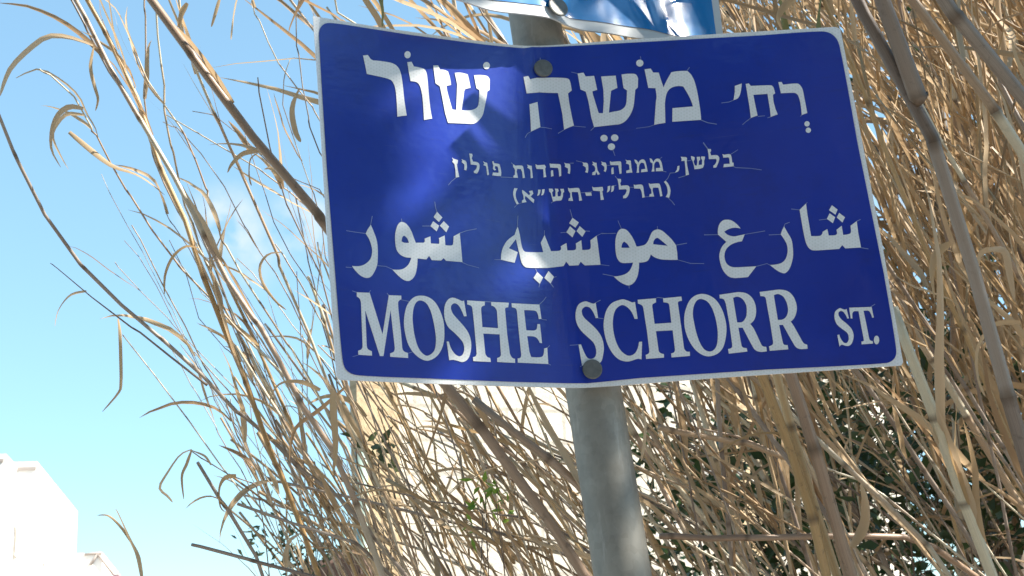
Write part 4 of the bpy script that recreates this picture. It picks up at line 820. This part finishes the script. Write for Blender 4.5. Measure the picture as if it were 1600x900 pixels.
for i in range(32):          # shallow crossing pieces
    x = R.uniform(820, 1420); y = R.uniform(690, 930); d = R.uniform(1.75, 2.7); wd = R.choice((3, 4, 5, 6, 8, 10))
    cane(lean(x, y, R.gauss(60, 11), R.uniform(260, 560), R.uniform(-8, 10)), d, d+R.uniform(-.2, .2), wd, wd*.55, 'fallen brown cane lying slantwise below the blue sign', R.choice((CANE, CANE, GREY)), 'fallen canes below the sign', R.randint(0, 2), .010, .2, .6)
for i in range(15):          # loose left fringe
    x = R.uniform(430, 660); y = R.uniform(880, 950); d = R.uniform(1.7, 2.5); wd = R.choice((2.5, 3, 3.5, 4, 5))
    cane(lean(x, y, R.gauss(29, 6), R.uniform(300, 760), R.uniform(-4, 7)), d, d-.1, wd, wd*.4, 'fine dry cane in the loose fringe left of the sign', R.choice((CANE, CANE, GREY)), 'fine canes of the left fringe', R.randint(0, 2), .007, .13, .75, curl=.5)
# uncountable straw and leaf litter between the canes
b = MB()
for i in range(1350):
    u = R.random()
    if u < .84: x, y, ang, L = R.uniform(1150, 2000), R.uniform(20, 670), R.gauss(26, 17), R.uniform(110, 380)
    elif u < .95: x, y, ang, L = R.uniform(600, 1300), R.uniform(680, 960), R.gauss(45, 22), R.uniform(100, 300)
    else: x, y, ang, L = R.uniform(440, 700), R.uniform(600, 960), R.gauss(30, 12), R.uniform(80, 260)
    if x - L*math.sin(math.radians(ang)) < 1000 and y - L < 560: y = R.uniform(780, 960)
    d = R.uniform(1.65, 3.1); pp = [at(px, py, d+R.uniform(-.04, .04)) for px, py in lean(x, y, ang, L, R.uniform(-12, 12))]
    if R.random() < .5:
        b.tube(pp, R.uniform(.0012, .0032), 4, 6)
    else:
        ribbon(b, pp[0], pp[1]-pp[0], (pp[-1]-pp[0]).length, R.uniform(.003, .012), R.uniform(-.06, .1), R.uniform(-2.5, 2.5), 0, 8)
tag(b.build('dry_straw', STRAW), 'loose dry straw and fallen leaves caught between the canes', 'straw', None, 'stuff')
b = MB()
for i in range(240):         # the stand goes on to the right, outside the picture
    x = R.uniform(1.35, 4.5); y = R.uniform(.9, 2.6); z = 0; p = Vector((x, y, 0)); h = R.uniform(2.6, 4.4); lx = R.uniform(-.45, -.1)
    pts = [p + Vector((lx*h*t*t+R.gauss(0, .01), R.gauss(0, .02), h*t)) for t in (0, .2, .4, .6, .8, 1)]
    b.tube(pts, [.011, .011, .010, .009, .007, .003], 5, 6)
    for q in range(9):
        t = R.uniform(.35, 1); ribbon(b, pts[0].lerp(pts[-1], t), Vector((R.gauss(-.3, .6), R.gauss(0, .6), .8)), R.uniform(.25, .5), R.uniform(.015, .03), R.uniform(.4, 1.4), R.uniform(-2, 2), 0, 6)
tag(b.build('reed_thicket', STRAW), 'reed stand continuing beyond the right edge', 'reeds', None, 'stuff')

# ------------------------------------------------------------------ green shrubs and trees behind
def leafy(b, p, d, L, wd):
    d = d.normalized(); s = d.orthogonal().normalized(); s = (Matrix.Rotation(R.uniform(0, 6.28), 3, d) @ s); n = s.cross(d)
    vs = [p, p+d*L*.35+s*wd*.5+n*wd*.12, p+d*L, p+d*L*.35-s*wd*.5+n*wd*.12, p+d*L*.5]
    b.add(vs, [(0, 1, 4), (1, 2, 4), (2, 3, 4), (3, 0, 4)], [(0, 0), (1, .35), (.5, 1), (0, .35), (.5, .5)])
def branchy(b, lf, p, d, L, r, depth, lL, lW, dens, spread=.6):
    pts = [p]; dd = d.normalized()
    for i in range(5):
        dd = (dd+Vector((R.gauss(0, .16), R.gauss(0, .16), R.gauss(.03, .12)))).normalized(); pts.append(pts[-1]+dd*L/5)
    b.tube(pts, [r*(1-.11*i) for i in range(6)], 6 if r > .01 else 4, 3)
    if depth == 0:
        for q in range(dens):
            t = R.random(); i = min(int(t*5), 4); pp = pts[i].lerp(pts[i+1], t*5-i)
            leafy(lf, pp+Vector((R.gauss(0, .012),)*3), dd*.5+Vector((R.gauss(0, .8), R.gauss(0, .8), R.gauss(-.1, .7))), lL*R.uniform(.6, 1.3), lW*R.uniform(.7, 1.2))
        return
    for q in range(R.randint(3, 4)):
        i = R.randint(2, 5); o = Vector((R.gauss(0, spread), R.gauss(0, spread), R.gauss(.15, spread*.7)))
        branchy(b, lf, pts[i], dd+o, L*R.uniform(.55, .8), r*.55, depth-1, lL, lW, dens, spread)
def tree(name, label, cat, base, H, r, first, L, depth, lL, lW, dens, mt, n0=6, lowest=.35):
    e = empty(name, base, label, cat); b = MB(); lf = MB()
    top = base+Vector((R.gauss(0, .1), R.gauss(0, .1), H))
    b.tube([base, base.lerp(top, .4)+Vector((.04, 0, 0)), base.lerp(top, .75), top], [r, r*.8, r*.55, r*.3], 10, 2)
    for i in range(n0):
        t = lowest+(1-lowest)*i/(n0-1); a = i*2.4+R.random(); branchy(b, lf, base.lerp(top, t), Vector((math.cos(a), math.sin(a), R.uniform(.2, .9))), L*R.uniform(.7, 1.1), r*.4, depth, lL, lW, dens)
    b.build('trunk', BARK, e); lf.build('crown', mt, e); return e
def g0(px, d):
    p = at(px, 450, d); return Vector((p.x, p.y, -.02))
tree('evergreen_tree', 'dark green evergreen tree behind the reeds at right', 'tree', g0(1480, 5.2), 4.9, .09, 0, 1.05, 2, .055, .018, 26, GLEAF, 18, .26)
tree('evergreen_tree', 'dark evergreen tree at the right edge, behind the thick grey cane', 'tree', g0(1740, 4.6), 4.6, .08, 0, .95, 2, .055, .018, 24, GLEAF, 15, .28)
R.seed(12)
tree('added_shade_tree', 'small leafy tree added out of view right of the sign to dapple its sunlight', 'tree', Vector((2.9, -.2, 0)), 4.4, .06, 0, .44, 2, .05, .03, 60, GLEAF, 22, .78)  # unseen tree added in the sun's path, crown shaped to dapple the blue sign
# the other side of the road, behind the camera: what the signs face and mirror
for x, y, h in ((-4.2, -6.2, 5.6), (.6, -5.2, 6.2), (4.6, -7.0, 5.8)):
    tree('street_tree', 'broad dark street tree across the road behind the viewer', 'tree', Vector((x, y, 0)), h, .12, 0, 1.9, 2, .22, .12, 26, GLEAF, 12, .3).__setitem__('group', 'trees across the road')
op = empty('opposite_house', Vector((0, -12, 0)), 'long plastered house across the road behind the viewer', 'house')
b = MB(); b.box(Vector((-16, -18, -.14)), Vector((32, 0, 0)), Vector((0, 6, 0)), Vector((0, 0, 7.5))); b.build('wall', BEIGE, op)
b = MB(); b.box(Vector((-16.3, -18.3, 7.37)), Vector((32.6, 0, 0)), Vector((0, 6.6, 0)), Vector((0, 0, .3))); b.build('roof', TILE, op)
for k in range(7):
    for z in (1.0, 4.3):
        b = MB(); b.box(Vector((-13.5+4*k, -11.995, z)), Vector((1.3, 0, 0)), Vector((0, .06, 0)), Vector((0, 0, 1.5))); b.build('window', DARKB, op)
def shrub(label, base, tops, lL, lW, dens, mt, name='leafy_shrub', cat='shrub', r=.006):
    e = empty(name, base, label, cat, None); b = MB(); lf = MB()
    for (t, sp) in tops:
        mid = base.lerp(t, .55)+Vector((R.gauss(0, .05), R.gauss(0, .05), .05)); pts = spline([base, mid, t], 10); b.tube(pts, [r*(1-.07*i) for i in range(10)], 5, 3)
        for k in range(dens):
            p = t+Vector((R.gauss(0, sp), R.gauss(0, sp), R.gauss(0, sp)))
            if k % 5 == 0: b.tube([pts[-2], p.lerp(pts[-2], .4)+Vector((0, 0, .02)), p], [r*.35, r*.3, r*.2], 4, 3)
            for q in range(4): leafy(lf, p+Vector((R.gauss(0, 1), R.gauss(0, 1), R.gauss(0, 1)))*min(.025, sp*.5), Vector((R.gauss(0, 1), R.gauss(0, 1), R.gauss(.1, .8))), lL*R.uniform(.6, 1.3), lW*R.uniform(.7, 1.2))
    b.build('stems', WOODY, e); lf.build('leaves', mt, e); return e
shrub('dark leafy shrub behind the canes at lower right', g0(1380, 3.7), [(at(x, y, 3.5+R.uniform(-.2, .3)), .16) for x, y in ((1180, 800), (1250, 860), (1300, 800), (1340, 700), (1400, 760), (1460, 830), (1350, 880), (1500, 720), (1560, 800), (1220, 790), (1290, 640), (1420, 640), (1180, 900), (1100, 880), (1480, 620), (1540, 660), (1580, 560), (1240, 740))], .05, .026, 55, GLEAF)
shrub('thin leafy climber with sparse dark leaves right of the post', g0(1120, 3.3), [(at(x, y, 3.2), .10) for x, y in ((1050, 735), (1080, 760), (1020, 800), (1120, 800), (1070, 700), (1010, 740))], .042, .022, 14, GLEAF, 'climbing_plant', 'plant', .003)
shrub('green leafy stems threading between the canes at right', g0(1450, 2.7), [(at(x, y, R.uniform(2.3, 2.8)), .07) for x, y in ((1180, 760), (1240, 640), (1320, 720), (1400, 620), (1430, 800), (1510, 640), (1560, 720), (1480, 540), (1540, 850), (1290, 860), (1120, 860))], .036, .018, 15, GLEAF, 'leafy_shoots', 'plant', .003)
shrub('fresh bright green sprig in the reeds left of the post', g0(765, 2.0), [(at(758, 768, 1.75), .012), (at(775, 785, 1.75), .012), (at(755, 800, 1.75), .014)], .022, .008, 3, BLEAF, 'green_sprig', 'plant', .002)
shrub('small olive green sprig on the beige pillar', g0(590, 2.5), [(at(590, 700, 2.1), .018)], .03, .014, 6, OLEAF, 'olive_sprig', 'plant', .002)
shrub('olive leafed bush low at left of the brown roof', g0(480, 3.2), [(at(445, 845, 3.0), .045), (at(465, 865, 3.0), .04), (at(500, 815, 3.0), .05), (at(515, 850, 3.0), .04), (at(470, 885, 3.0), .03)], .03, .010, 12, OLEAF, 'olive_bush', 'shrub', .003)
